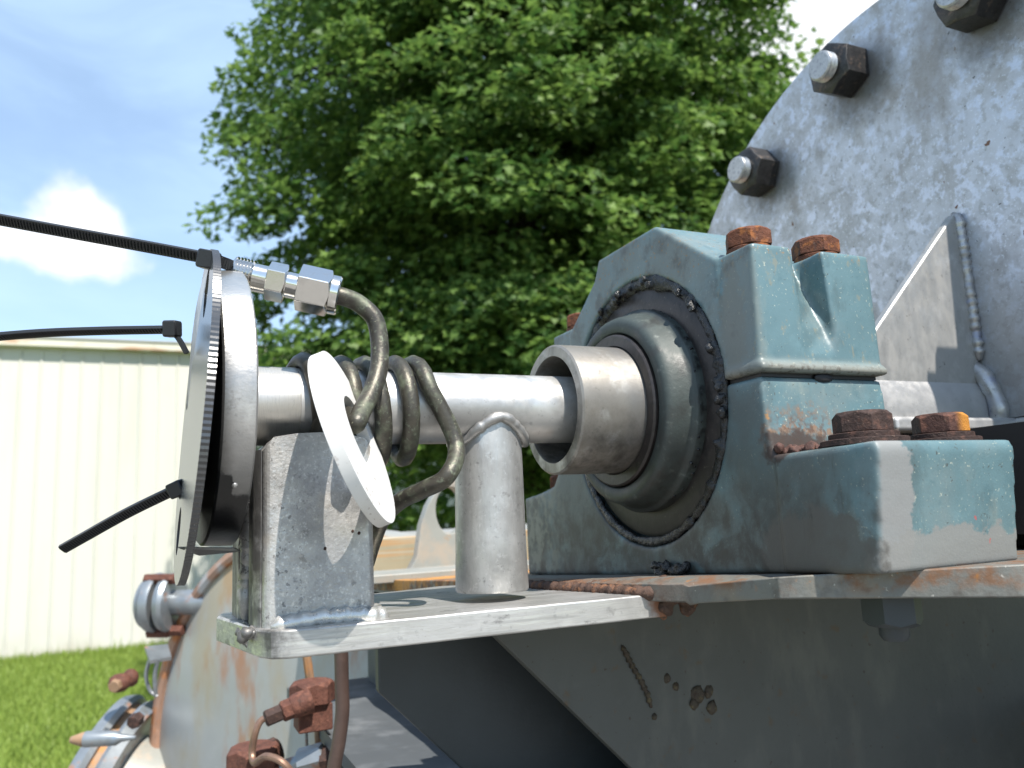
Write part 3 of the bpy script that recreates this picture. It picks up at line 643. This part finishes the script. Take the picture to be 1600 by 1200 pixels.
for k in range(0): lm.lump((UF-.001, .052+random.uniform(-.006, .006), -.108+random.uniform(-.008, .008)), random.uniform(.0015, .003), 1, .7, 300)
fuse('grease_lump', lm, .0009, 2, M_grease, pb)

# ------------------------------------------------------------------ rotating sleeve in the bearing
sh = thing('shaft_sleeve', (.04, 0, 0), 'short hollow steel sleeve sticking out of the blue bearing', 'sleeve')
part('tube_sleeve', MB().lathe([(.0, .0438), (.0, .0515), (.0014, .053), (.066, .053), (.066, .0432), (.004, .0432), (.0012, .0434)], (0, 0, 0), (1, 0, 0), 96, True), M_sleeve, sh)
part('inner_shaft', MB().lathe([(.058, .001), (.058, .0433), (.12, .0433), (.12, .001)], (0, 0, 0), (1, 0, 0), 64), M_hollow_shade, sh)
part('retaining_ring', MB().lathe([(.0575, .0535), (.0565, .0545), (.0565, .0625), (.0580, .0640), (.068, .0640), (.068, .0535)], (0, 0, 0), (1, 0, 0), 96, True), M_seal, sh)
part('locking_collar', MB().lathe([(.0605, .0650), (.0590, .0664), (.0590, .0735), (.0598, .0760), (.0618, .0780), (.0650, .0795), (.0700, .0808), (.0760, .0826), (.0790, .0838), (.0800, .0856), (.0815, .0866), (.0935, .0866), (.0935, .0650)], (0, 0, 0), (1, 0, 0), 128, True), M_collar, sh, sharp=70)

# ------------------------------------------------------------------ pipe tee with end flange
pt = thing('pipe_tee', (-.06, 0, -.139), 'bare steel pipe with a welded post pointing down and a round end flange', 'pipe')
RP = .0272
part('pipe', MB().lathe([(-.246, .020), (-.246, RP), (-.2455, RP+.0002), (.0555, RP), (.0555, .020)], (0, 0, 0), (1, 0, 0), 72, True), M_pipe, pt)
part('pipe_end', MB().lathe([(-.2465, RP+.0001), (-.2465, RP+.0006), (-.2050, RP+.0006), (-.2045, RP+.0001)], (0, 0, 0), (1, 0, 0), 72, True), M_turned, pt)
pc = Vector((-.0570, 0, 0)); pe = Vector((-.0592, .0005, -.1395))
part('post', MB().lathe([(0, .018), (0, .0258), (.10, .0270), (.1375, .0278), (.1392, .0268), (.1392, .018)], tuple(pc), tuple(pe-pc), 64, True), M_post, pt)
part('post_end', MB().lathe([(.1372, .001), (.1372, .0185), (.1376, .0185), (.1376, .001)], tuple(pc), tuple(pe-pc), 40), M_hollow_shade, pt)
wp = []
for i in range(49):
    t = 2*pi*i/48; x = .0285*cos(t); y = .0265*sin(t); wp.append((pc.x+x, y, -sqrt(max(0, (RP+.0008)**2-y*y))-.0005))
part('weld_bead', bead(wp, .0042, .5, .14), M_pipe, pt)
lm = MB().lump(onV(815, 690, .006), .0035, 2, .5, 200)
part('weld_spatter', lm, M_post, pt)
yaw = radians(4.0)
fc = Vector((-.2565, 0, -.001))
def yawf(p):
    q = p-fc; return fc+Vector((q.x*cos(yaw)+q.y*sin(yaw), -q.x*sin(yaw)+q.y*cos(yaw), q.z))
fl = MB().lathe([(-.0085, .030), (-.0085, .062), (-.0100, .063), (-.0100, .0915), (-.0088, .0930), (.0088, .0938), (.0100, .0926), (.0100, .028)], tuple(fc), (1, 0, 0), 128, True).xform(yawf)
fo = part('end_flange', fl, M_flange, pt)
lm = MB()
for (x, y) in ((386, 553), (377, 552), (393, 552), (364, 552), (386, 565), (387, 571)): lm.lump(onV(x, y, .083), (.0006, .0006, .0006), 1, 0)
tag(part('punch_marks', lm, M_hollow_shade, fo), kind='stuff')
part('set_screw', MB().lump(onV(367, 757, .073), (.0022, .0022, .0022), 2, .1), M_stub, fo)
part('tape_scrap', MB().add([(-.281, .055, -.0925), (-.250, .062, -.0945), (-.2435, .030, -.0975), (-.268, .030, -.0985), (-.281, .055, -.0933), (-.250, .062, -.0953), (-.2435, .030, -.0983), (-.268, .030, -.0993)], [(0, 1, 2, 3), (4, 5, 6, 7), (0, 1, 5, 4), (1, 2, 6, 5), (2, 3, 7, 6), (3, 0, 4, 7)]), M_nylon, fo)

# ------------------------------------------------------------------ bracket: plate and stub
bk = thing('steel_bracket', (-.13, .02, -.163), 'bright bare steel bracket plate with an upright square stub at its end', 'bracket')
TOPB = -.1455; THB = .0172
e1 = (-.2240, .0600); e2 = onW(590, 970, TOPB); e3 = onW(1042, 926, TOPB); e4 = onW(1052, 938, TOPB)
el = onV(338, 935, -.06)
poly = [(el[0]+.004, -.075), (el[0], -.055), (e1[0]-.010, e1[1]-.016), (e1[0]-.004, e1[1]-.004), (e1[0]+.006, e1[1]+.001)]
for i in range(1, 12):
    s = i/12; poly.append((e1[0]+.006+(e3[0]-e1[0]-.006)*s, e1[1]+.001+(e3[1]-e1[1]-.001)*s+.0006*sin(i*2.1)))
poly += [(e3[0], e3[1]), (e3[0]+.001, e3[1]-.03), (.012, -.13), (-.05, -.15), (-.2, -.11)]
part('plate', MB().loft([[(u, v, TOPB-THB) for u, v in poly], [(u, v, TOPB) for u, v in poly]]), M_bracket, bk, bevel=.0016)
# stub: hollow square tube, wall 6 mm, rounded corners; near face at v = .06
SU0, SU1, SV0, SV1 = -.2315, -.1600, -.062, .045
def rrect(u0, u1, v0, v1, r, n=5):
    o = []
    for cx, cy, a0 in ((u1-r, v1-r, 0), (u0+r, v1-r, pi/2), (u0+r, v0+r, pi), (u1-r, v0+r, 1.5*pi)):
        for k in range(n+1): t = a0+k*pi/2/n; o.append((cx+r*cos(t), cy+r*sin(t)))
    return o
def stubtop(u, v):
    x = abs((u-(SU0+SU1)/2)/((SU1-SU0)/2)); return -.0235-.0035*x**2-.010*max(0, x-.8)/.2*.8
def stubside(p): return p
ob = rrect(SU0, SU1, SV0, SV1, .006); ib = rrect(SU0+.006, SU1-.006, SV0+.006, SV1-.006, .003)
def lift(poly, w=None): return [(u, v, stubtop(u, v) if w is None else w) for u, v in poly]
def dens(poly, n=4):
    o = []
    for i, p in enumerate(poly):
        q = poly[(i+1) % len(poly)]
        for k in range(n): o.append((p[0]+(q[0]-p[0])*k/n, p[1]+(q[1]-p[1])*k/n))
    return o
od, idn = dens(ob), dens(ib)
stb = MB().loft([lift(od, TOPB), lift(od), lift(idn), lift(idn, TOPB), lift(od, TOPB)], False)
st = part('stub', stb, M_stub, bk)
# shade painted dark on the side facing the flange, with a rough groove weld down it
sd = []
part('side_strip', MB().loft([[(SU0-.0006, .0385, w), (SU0-.0040, .034, w), (SU0-.0050, .012, w), (SU0-.0016, .008, w), (SU0-.0002, .010, w), (SU0-.0002, .0385, w)] for w in np.linspace(TOPB-.001, -.034, 12)]), M_stubdark, bk)
part('side_strip', MB().loft([[(SU0-.0010, -.018, w), (SU0-.0085, -.022, w), (SU0-.0095, -.056, w), (SU0-.0020, -.060, w), (SU0-.0002, -.058, w), (SU0-.0002, -.018, w)] for w in np.linspace(TOPB-.001, -.034, 12)]), M_stubdark, bk)
part('weld_bead', bead(spline([(SU0-.0035, -.006, TOPB-.002), (SU0-.005, -.004, -.125), (SU0-.0035, -.005, -.11), (SU0-.003, -.005, -.06)], 6), .0058, .4, .2, 14), M_stub, bk)
part('weld_bead', bead(spline([(SU0+.004, .0485, TOPB+.001), (SU0+.018, .0475, TOPB+.0025), (-.197, .0472, TOPB+.0035), (-.176, .0472, TOPB+.003), (SU1-.002, .0465, TOPB+.0015), (SU1+.003, .040, TOPB+.001), (SU1+.003, .0, TOPB+.001)], 5), .0056, .36, .3, 14), M_weld, bk)
lm = MB()
for k in range(16): lm.lump((SU0-.006+random.uniform(-.004, .002), random.uniform(.0, .050), TOPB-random.uniform(0, .012)), random.uniform(.002, .0042), 2, .6, 200)
tag(part('weld_spatter', lm, M_stubdark, bk), kind='stuff')
lm = MB()
for x, y in ((551, 830), (561, 833), (508, 857)): lm.lump(onV(x, y, .0452), (.0011, .0004, .0012), 1, .2)
tag(part('rust_specks', lm, M_rustd, bk), kind='stuff')

# ------------------------------------------------------------------ black cover disc
DCn = onV(300, 648, 0)
dt, dy = radians(4.0), radians(1.3)
dn = Vector((-cos(dt)*cos(dy), sin(dy), sin(dt))).normalized()      # face normal, towards the left
de1 = Vector((0, 1, 0)); de1 = (de1-dn*de1.dot(dn)).normalized(); de2 = dn.cross(de1)
if de2.z < 0: de2 = -de2
RD = .1115
dc = Vector(DCn)
def dfn(a, b, t): return dc+de1*a+de2*b-dn*t
rim = [(RD*(1+(.0042 if i % 2 else 0))*cos(2*pi*i/400), RD*(1+(.0042 if i % 2 else 0))*sin(2*pi*i/400)) for i in range(400)]
h0 = atan2(.077, .030); RB = .083
holes = [circle((RB*cos(h0+k*pi/2), RB*sin(h0+k*pi/2)), .0165, 28) for k in range(3)]
root_of('cover_disc', MB().plate(rim, holes, dfn, 0, .0046), M_sheet, 'thin black disc with round holes tied against the steel end flange', 'disc', sharp=25)

# ------------------------------------------------------------------ zip ties
def strap(pts, wdir, w, t, teeth=True):
    pts = spline(pts, 10); n = len(pts); loops = []
    for i, p in enumerate(pts):
        d = (pts[min(i+1, n-1)]-pts[max(i-1, 0)]).normalized(); b = (wdir-d*wdir.dot(d)).normalized(); c = d.cross(b)
        loops.append([p+b*w/2+c*t/2, p-b*w/2+c*t/2, p-b*w/2-c*t/2, p+b*w/2-c*t/2])
    m = MB().loft(loops)
    if teeth:
        acc = 0; step = .0022
        for i in range(n-1):
            a_, b_ = pts[i], pts[i+1]; ln = (b_-a_).length
            while acc < ln:
                p = a_.lerp(b_, acc/ln); d = (b_-a_).normalized(); b = (wdir-d*wdir.dot(d)).normalized(); c = d.cross(b)
                for sgn in (1, -1):
                    o = p+c*sgn*(t/2); e = d*.0006
                    m.add([o+b*w*.36-e, o-b*w*.36-e, o-b*w*.36+e, o+b*w*.36+e, o+b*w*.36+c*sgn*.0007+e*.6, o-b*w*.36+c*sgn*.0007+e*.6], [(0, 1, 5, 4), (3, 4, 5, 2), (0, 4, 3), (1, 2, 5), (0, 3, 2, 1)])
                acc += step
            acc -= ln
    return m
VD = mc(-CF)              # towards the camera, in machine axes
UPC = mc(CU)
def head(c, d, wdir, s):
    d = d.normalized(); b = (wdir-d*wdir.dot(d)).normalized(); n_ = d.cross(b)
    lp = []
    for k, (x, g_) in enumerate(((-.5, .82), (-.38, 1), (.38, 1), (.5, .82))):
        lp.append([c+d*x*s[0]+b*y*s[1]*g_+n_*z*s[2]*g_ for y, z in ((-.5, -.42), (-.42, -.5), (.42, -.5), (.5, -.42), (.5, .42), (.42, .5), (-.42, .5), (-.5, .42))])
    return MB().loft(lp)
grp = None
z1 = .520
a0, a1, a2, a3 = onD(-60, 332, z1+.01), onD(80, 358, z1+.004), onD(200, 380, z1), onD(322, 403, z1)
t1 = thing('zip_tie', tuple(a3), 'uppermost black zip tie, ribbed strap reaching straight left past the sky', 'zip tie', 'zip ties through the black disc')
wd1 = (VD*.55+UPC*.85).normalized()
part('strap', strap([a0, a1, a2, a3, onD(345, 409, z1+.004), onD(372, 420, z1+.020)], wd1, .0078, .0022), M_nylon, t1, sharp=25)
part('head', head(onD(326, 406, z1), a3-a2, VD, (.0125, .0120, .0125)), M_nylon, t1, bevel=.0006)
part('tail_loop', strap([onD(330, 412, z1), onD(331, 430, z1+.003), onD(326, 455, z1+.014)], VD, .0060, .0022, False), M_nylon, t1)
z2 = .575
b0, b1, b2, b3 = onD(-60, 531, z2), onD(60, 521, z2), onD(160, 517, z2), onD(268, 515, z2)
t2 = thing('zip_tie', tuple(b3), 'middle black zip tie, smooth strap running level above the shed roof', 'zip tie', 'zip ties through the black disc')
part('strap', strap([b0, b1, b2, b3], (VD*.9+UPC*.5).normalized(), .0078, .0024), M_nylon, t2, sharp=25)
part('head', head(onD(269, 514, z2), b3-b2, UPC, (.0105, .0120, .0120)), M_nylon, t2, bevel=.0006)
part('tail_loop', strap([onD(271, 520, z2), onD(281, 532, z2), onD(292, 552, z2)], VD, .0055, .0024, False), M_nylon, t2)
z3 = .575
t3 = thing('zip_tie', tuple(onD(275, 764, z3)), 'lowest black zip tie, short cut strap slanting down past the shed wall', 'zip tie', 'zip ties through the black disc')
part('strap', strap([onD(98, 858, z3+.02), onD(130, 840, z3+.015), onD(200, 801, z3+.005), onD(276, 764, z3)], (VD*.55+UPC*.8).normalized(), .0076, .0024), M_nylon, t3, sharp=25)
part('head', head(onD(277, 764, z3), onD(277, 764, z3)-onD(200, 801, z3), UPC, (.011, .0115, .0115)), M_nylon, t3, bevel=.0006)
part('tail_loop', strap([onD(279, 768, z3), onD(290, 785, z3), onD(300, 800, z3+.01)], VD, .0055, .0024, False), M_nylon, t3)

# ------------------------------------------------------------------ coiled tube with compression fitting
zf0, zf1 = .541, .552
fa, fb_ = onD(364, 426, zf0), onD(533, 463, zf1)
ax = (fb_-fa); LF = ax.length; ax.normalize()
ct = thing('coiled_tube', (-.15, 0, -.045), 'weathered copper tube wound round the pipe with a bright fitting on its end', 'tube')
def px2a(x): return (x-364)/(533-364)*LF
RT = .0063
pts = [fb_-ax*.01, fb_+ax*.001, onD(560, 474, .556), onD(585, 498, .556), onD(593, 535, .552), onD(592, 575, .544), onD(581, 612, .532), onD(565, 643, .518), onD(555, 663, .508), (-.1790, .054, -.0135), (-.1900, .0390, -.0125), (-.1945, .0290, -.0250), (-.1975, .0130, -.0362), (-.2000, .0, -.0385)]
tops = [-.2003, -.1735, -.1560, -.1330, -.1190, -.1010]
RC = RP+RT+.0014
def ut(k):
    i = min(max(int(math.floor(k)), 0), len(tops)-2); f = k-i; return tops[i]+(tops[i+1]-tops[i])*f
hp = []
for i in range(0, int(4.62*20)+1):
    k = -.42+i/20; ph = 2*pi*k     # k whole = at the top, then near side
    rr = RC*(1+.03*sin(k*5)) ; hp.append((ut(k)+(.0 if k > 0 else .012*k), rr*sin(ph), rr*cos(ph)-.0022-.002*(1-cos(ph))/2))
tail = [(-.0975, .036, -.030), onD(700, 742, .553), onD(662, 765, .562), onD(625, 783, .572), onD(598, 810, .58), onD(583, 845, .585), onD(572, 880, .585)]
path = spline(pts, 8)[:-1]+[Vector(p) for p in hp]+spline([hp[-1]]+tail, 8)[1:]
part('tube', MB().tube(path, RT, 16), M_tube, ct, sharp=0)
ft_ = part('fitting_body', MB().lathe([(0, .004), (0, .0100), (.0008, .0112)]+[q for k in range(6) for q in ((.002+k*.0022, .0115), (.0031+k*.0022, .0099))]+[(px2a(398), .0098), (px2a(420), .0098), (px2a(420), .009), (px2a(446), .009), (px2a(446), .0092), (px2a(470), .0092), (px2a(470), .004)], tuple(fa), tuple(ax), 48), M_fit, ct, sharp=25)
part('body_hex', MB().hexhead(fa+ax*px2a(418), ax, .0235, px2a(448)-px2a(418), .06, .55), M_fit, ft_, bevel=.0005)
nt_ = part('hex_nut', MB().hexhead(fa+ax*px2a(466), ax, .0285, px2a(518)-px2a(466), .08, .42), M_fit, ct, bevel=.0006)
part('nut_collar', MB().lathe([(0, .007), (0, .0140), (px2a(532)-px2a(518)-.001, .0140), (px2a(532)-px2a(518), .0130), (px2a(532)-px2a(518), .007)], tuple(fa+ax*px2a(517)), tuple(ax), 40, True), M_fit, nt_)

# ------------------------------------------------------------------ white plastic ring
wr = ray(556, 682).normalized(); wx = (CR-wr*CR.dot(wr)).normalized(); wy = wr.cross(wx)*-1
if wy.dot(CU) < 0: wy = -wy
wn = mc(wx*.897+wy*.369-wr*.17).normalized(); wc = onD(561, 682, .505)
wm = mc(wx*-.38+wy*.925); wm = (wm-wn*wm.dot(wn)).normalized(); we = wn.cross(wm)
if we.dot(VD) < 0: we = -we
RW = 144/F0*.505
hc = (-.010, .0)
root_of('plastic_ring', MB().plate(circle((0, 0), RW, 72), [circle(hc, .0275, 40)], lambda a, b, t: wc+wm*b+we*a-wn*t, -.0002, .0076), M_white, 'white plastic ring threaded on the coiled tube in front of the stub', 'ring', bevel=.0008)

# ------------------------------------------------------------------ casing with bolted flange at the right
UC = .45; CC = (0., .047)
cs = thing('machine_casing', (.7, 0, GZ), 'big grey round steel casing cover with dark nuts around its rim', 'casing')
RCs = .432
l0 = onV(1400, 650, .085)
def half(R): t = math.asin((l0[2]-CC[1])/R); return [(CC[0]+R*cos(t+(pi-2*t)*i/160), CC[1]+R*sin(t+(pi-2*t)*i/160)) for i in range(161)]
part('cover_plate', MB().prism(half(RCs), UVW, UC, UC+.0195), M_casing, cs, bevel=.0008)
part('body', MB().prism(half(RCs-.07), UVW, UC+.02, UC+.85), M_casing, cs)
part('stand', MB().box(.62, 1.1, -.3, .3, GZ, -.30), M_gus_shade, cs)
nb = [onU(1188, 272, UC), onU(1330, 118, UC), onU(1530, 10, UC)]
angs = [atan2(q[2]-CC[1], q[1]-CC[0]) for q in nb]; rbs = [sqrt((q[2]-CC[1])**2+(q[1]-CC[0])**2) for q in nb]
dA = (angs[0]-angs[2])/2; RBc = sum(rbs)/3
protoN = None
def nut_at(t, rot, ph):
    c = (UC, CC[0]+RBc*cos(t), CC[1]+RBc*sin(t))
    n_ = part('nut', MB().hexhead((c[0]-.002, c[1], c[2]), (-1, 0, 0), .055, .035, .07, rot), M_oxide, cs, bevel=.0008)
    pr = [(-.0505, .001), (-.0505, .0150), (-.0490, .0168)]+[x for k in range(5) for x in ((-.0475+k*.0030, .0172), (-.0460+k*.0030, .0158))]+[(-.030, .0165), (-.030, .001)]
    part('stud', MB().lathe(pr, c, (1, 0, 0), 32), M_stud, n_, sharp=25)
for k in range(-5, 9):
    t = angs[1]+dA*k
    if CC[1]+RBc*sin(t) < .05: continue
    nut_at(t, .30+.37*k, k)
# hub, gusset, joint ledge
hb = part('hub', MB().lathe([(.16, .040), (.16, .0575), (UC+.001, .0575), (UC+.001, .040)], (0, 0.008, -.006), (1, 0, 0), 72, True), M_hub, cs)
wp = [(UC-.004, .008+.063*cos(t), -.006+.063*sin(t)) for t in np.linspace(-.5, pi+.5, 40)]
part('weld_bead', bead(wp, .0090, .5, .16, 12), M_weldb, cs)
gt = onV(1505, 338, .058); gb = onV(1356, 532, .058)
gp_ = [(UC-.002, gt[2]), (UC-.010, gt[2]+.001), (gb[0], gb[2]), (gb[0]-.006, gb[2]-.012), (gb[0]-.006, .018), (UC-.002, .018)]
part('stiffener', MB().prism(gp_, lambda p, q, t: (p, t, q), .048, .058), M_casgus, cs, bevel=.0028)
part('weld_bead', bead([(UC-.003, .053, gt[2]+.004), (UC-.003, .058, gt[2]-.004), (UC-.003, .0585, .046)], .0055, .5, .3), M_weldb, cs)
part('joint_ledge', MB().box(l0[0], UC+.4, -.20, .085, l0[2]-.013, l0[2]).box(UC-.002, UC+.4, .08, .44, l0[2]-.0128, l0[2]-.0002), M_hub, cs, bevel=.004, seg=3)
part('lower_casing', MB().box(l0[0]+.03, UC+.4, -.16, .066, -.135, l0[2]-.0135), M_hollow_shade, cs)  # near-black colour stands for the shadow below the ledge
part('lower_flange', MB().box(UC-.10, UC+.4, .075, .42, -.118, l0[2]-.0135), M_hollow_shade, cs)  # black block filling the shaded gap beside the foot

# ------------------------------------------------------------------ tank and fittings behind, lower left
tk = thing('pressure_tank', (.3, -1.5, GZ), 'big round grey tank end with rust streaks at lower left', 'tank')
DT = -1.3
TKc = onD(447, 1232, 1.45); RTk = 400/F0*1.45; f_ = radians(-35); tkn = tuple(Vector((cos(TH), sin(TH), 0))*sin(f_)+Vector((-sin(TH), cos(TH), 0))*cos(f_)); TCc = (TKc[0], TKc[2])
part('tank_head', MB().lathe([(.001, .001), (.0, RTk*.5), (-.012, RTk*.8), (-.035, RTk-.012), (-.25, RTk-.012), (-.25, .001)], tuple(TKc+Vector(tkn)*.012), tkn, 96), M_tank, tk)
part('rim_band', MB().lathe([(-.03, RTk-.022), (-.012, RTk-.020), (-.008, RTk-.012), (-.010, RTk), (-.075, RTk+.002), (-.075, RTk-.022)], tuple(TKc), tkn, 120, True), M_rim, tk)
part('shell', MB().lathe([(-.08, RTk-.02), (-1.0, RTk-.02), (-1.0, .01), (-.08, .01)], tuple(TKc), tkn, 96), M_tank, tk)
sk_ = TKc-Vector(tkn)*.5; part('skirt', MB().box(sk_[0]-.2, sk_[0]+.2, sk_[1]-.2, sk_[1]+.2, GZ, TCc[1]-RTk*.8), M_box, tk)
# small clamped nozzle
nz0 = onD(226, 942, 1.72); nz1 = onD(318, 940, 1.72); na = (nz1-nz0); ln_ = na.length; na.normalize()
na = (na+Vector((0, .12, 0))).normalized()
s_ = ln_/92
def nlat(pr): return MB().lathe([(a_*s_, r_*s_) for a_, r_ in pr], tuple(nz0), tuple(na), 40)
nzl = part('nozzle', nlat([(40, 3), (40, 19), (240, 19), (240, 3)]), M_clamp, tk)
part('clamp_cover', nlat([(0, 2), (-1, 30), (4, 38), (9, 39), (9, 2)]), M_clamp, nzl)
part('clamp_ring', nlat([(15, 20), (13, 44), (22, 46), (28, 44), (28, 20)]), M_clamp, nzl); part('clamp_ring', nlat([(38, 18), (36, 43), (44, 45), (50, 42), (50, 18)]), M_clamp, nzl)
part('spacer', nlat([(10, 3), (10, 30), (40, 26), (40, 3)]), M_cr, nzl)
for x, y in ((262, 985), (250, 905), (240, 988), (236, 905)):
    q = onD(x, y, 1.70); part('clamp_bolt', MB().hexhead(q-na*.012, na, 15*s_, 34*s_, .1, .3), M_rustp, nzl)
# manway with bolted clamp: big tilted ring left of the tank
mw = onD(218, 1205, 1.72); s_ = 1.72/F0
mw_ax = (mc(CR)*-.93+mc(CU)*.34+VD*.02).normalized()
def mlat(pr, c=mw): return MB().lathe([(a_*s_, r_*s_) for a_, r_ in pr], tuple(c), tuple(mw_ax), 56)
mwc = mw+mc(CU)*(-40*s_)
mp_ = part('manway', mlat([(-60, 30), (-60, 78), (30, 84), (30, 30)], mwc), M_pale, tk)
part('ring_flange', mlat([(28, 30), (28, 128), (44, 134), (50, 130), (50, 30)], mwc), M_clamp, mp_)
part('gasket', mlat([(50, 30), (50, 122), (62, 122), (62, 30)], mwc), M_cr, mp_)
part('ring_flange', mlat([(62, 30), (62, 130), (70, 134), (84, 128), (88, 30)], mwc), M_clamp, mp_)
q = onD(187, 1066, 1.64)
part('clamp_lug', MB().lump(q, (.022, .020, .020), 2, .2, 30), M_rustp, mp_); part('clamp_lug', MB().lump(onD(203, 1060, 1.66), (.016, .016, .018), 2, .25, 30), M_rustp, mp_)
part('lug_nut', MB().hexhead(onD(182, 1070, 1.60), VD, .022, .012, .1), M_cr, mp_)
c0, c1 = onD(112, 1156, 1.34), onD(212, 1152, 1.34); ca = (c1-c0).normalized(); s2 = 1.34/F0
def clat(pr): return MB().lathe([(a_*s2, r_*s2) for a_, r_ in pr], tuple(c0), tuple(ca), 24)
part('clamp_pin', clat([(0, 1), (2, 6), (20, 9), (22, 12), (70, 11), (78, 6), (100, 3), (101, 1)]), M_clamp, mp_)
part('pin_tip', clat([(-3, 1), (-1, 5), (18, 11), (22, 10), (22, 1)]), M_cr, mp_)
part('toggle', MB().hexhead(onD(216, 1122, 1.36), VD, .020, .02, .1, .4), M_rustd, mp_)
# little tray bracket beside the tank
q = onD(240, 1016, 1.5); br = thing('wire_bracket', tuple(onD(250, 1075, 1.5)), 'small grey tray on two bent wire legs beside the tank rim', 'bracket')
tp = [onD(x, y, z) for x, y, z in ((226, 1010, 1.5), (262, 1006, 1.55), (268, 1026, 1.5), (234, 1032, 1.45))]
part('tray', MB().loft([tp, [p-Vector((0, 0, .006)) for p in tp]]), M_clamp, br)
part('leg', MB().tube(spline([onD(234, 1030, 1.47), onD(228, 1055, 1.47), onD(234, 1078, 1.47), onD(246, 1088, 1.47)], 5), .0035, 8), M_clamp, br)
part('leg', MB().tube(spline([onD(247, 1030, 1.47), onD(242, 1055, 1.47), onD(243, 1086, 1.47)], 5), .004, 8), M_clamp, br)

# rusty valve block with its capillary line
vb = thing('valve_block', tuple(onD(490, 1120, .95)), 'upper rusty square valve block with a hex cap and thin copper line', 'valve')
zv = .95; s_ = zv/F0
upm = Vector((0, 0, 1)); rt = Vector((cos(TH), sin(TH), 0))
def vfr(px, py, z=zv): return onD(px, py, z)
part('hex_cap', MB().hexhead(vfr(488, 1097), upm, 62*s_, 32*s_, .10, .25), M_rustp, vb, bevel=.001)
c = vfr(489, 1117)
vbody = part('body', MB().loft([[c+Vector((x*26*s_, y*26*s_, z*20*s_)) for x, y in ((-1, -1), (1, -1), (1, 1), (-1, 1))] for z in (-1, 1)]), M_rustp, vb, bevel=.002)
pa = vfr(470, 1100, .925); pb_ = vfr(418, 1122, .905); pd = (pb_-pa); pl = pd.length; pd.normalize()
def plat(pr): return MB().lathe([(a_*pl, r_*s_) for a_, r_ in pr], tuple(pa), tuple(pd), 24)
part('spigot', plat([(-.3, 2), (-.3, 19), (.15, 18), (.3, 15), (.3, 2)]), M_rustp, vbody)
part('union_nut', MB().hexhead(pa+pd*pl*.28, pd, 27*s_, 16*s_, .1, .2), M_rustp, vb, bevel=.0006); part('union_nut', MB().hexhead(pa+pd*pl*.60, pd, 22*s_, 24*s_, .1, .4), M_rustd, vb, bevel=.0006)
part('copper_line', MB().tube(spline([pa+pd*pl*.9, vfr(408, 1126, .905), vfr(399, 1145, .90), vfr(394, 1175, .90), vfr(398, 1192, .89), vfr(415, 1182, .88), vfr(440, 1190, .87), vfr(462, 1215, .87)], 7), 5.2*s_, 10), M_cline, vb)
part('stem_rod', MB().tube([vfr(494, 1090, .99), vfr(500, 1250, .99)], 5*s_, 8), M_cr, vb); part('stem_rod', MB().tube([vfr(477, 1090, 1.0), vfr(482, 1250, 1.0)], 2.5*s_, 8), M_clamp, vb)
part('stem_rod', MB().tube([vfr(476, 1000, .98), vfr(484, 1060, .98)], 7*s_, 8), M_cr, vb)
v2 = thing('valve_block', tuple(onD(400, 1230, .95)), 'lower rusty valve block cut by the bottom edge of the photo', 'valve')
part('hex_cap', MB().hexhead(vfr(397, 1196), upm, 74*s_, 30*s_, .12, .1), M_rustp, v2, bevel=.001)
c = vfr(397, 1240); part('body', MB().loft([[c+Vector((x*34*s_, y*34*s_, z*44*s_)) for x, y in ((-1, -1), (1, -1), (1, 1), (-1, 1))] for z in (-1, 1)]), M_rustp, v2, bevel=.002)
part('side_plug', MB().hexhead(vfr(420, 1180, .97), (mc(CR)*.9+upm*.35).normalized(), 40*s_, 18*s_, .1), M_rustd, v2)
v3 = thing('union_fitting', tuple(onD(500, 1200, .95)), 'dark grimy hex pipe union at the foot of the brown hose', 'fitting')
part('hex_nut', MB().hexhead(vfr(468, 1190, .95), (mc(CR)*.95+upm*.25).normalized(), 34*s_, 40*s_, .1, .2), M_clamp, v3); part('hex_nut', MB().hexhead(vfr(504, 1188, .95), (mc(CR)*.95+upm*.15).normalized(), 40*s_, 26*s_, .1, .5), M_rustd, v3)
part('pipe_stub', MB().tube([vfr(440, 1200, .95), vfr(470, 1190, .95)], 11*s_, 12), M_clamp, v3)
root_of('drain_hose', MB().tube(spline([onD(528, 940, .80), onD(533, 1020, .80), onD(534, 1070, .80), onD(535, 1110, .80), onD(530, 1155, .80), onD(522, 1200, .80), onD(512, 1280, .80)], 6), 11*.80/F0, 14), M_hose, 'upright brown hose hanging below the steel bracket', 'hose')
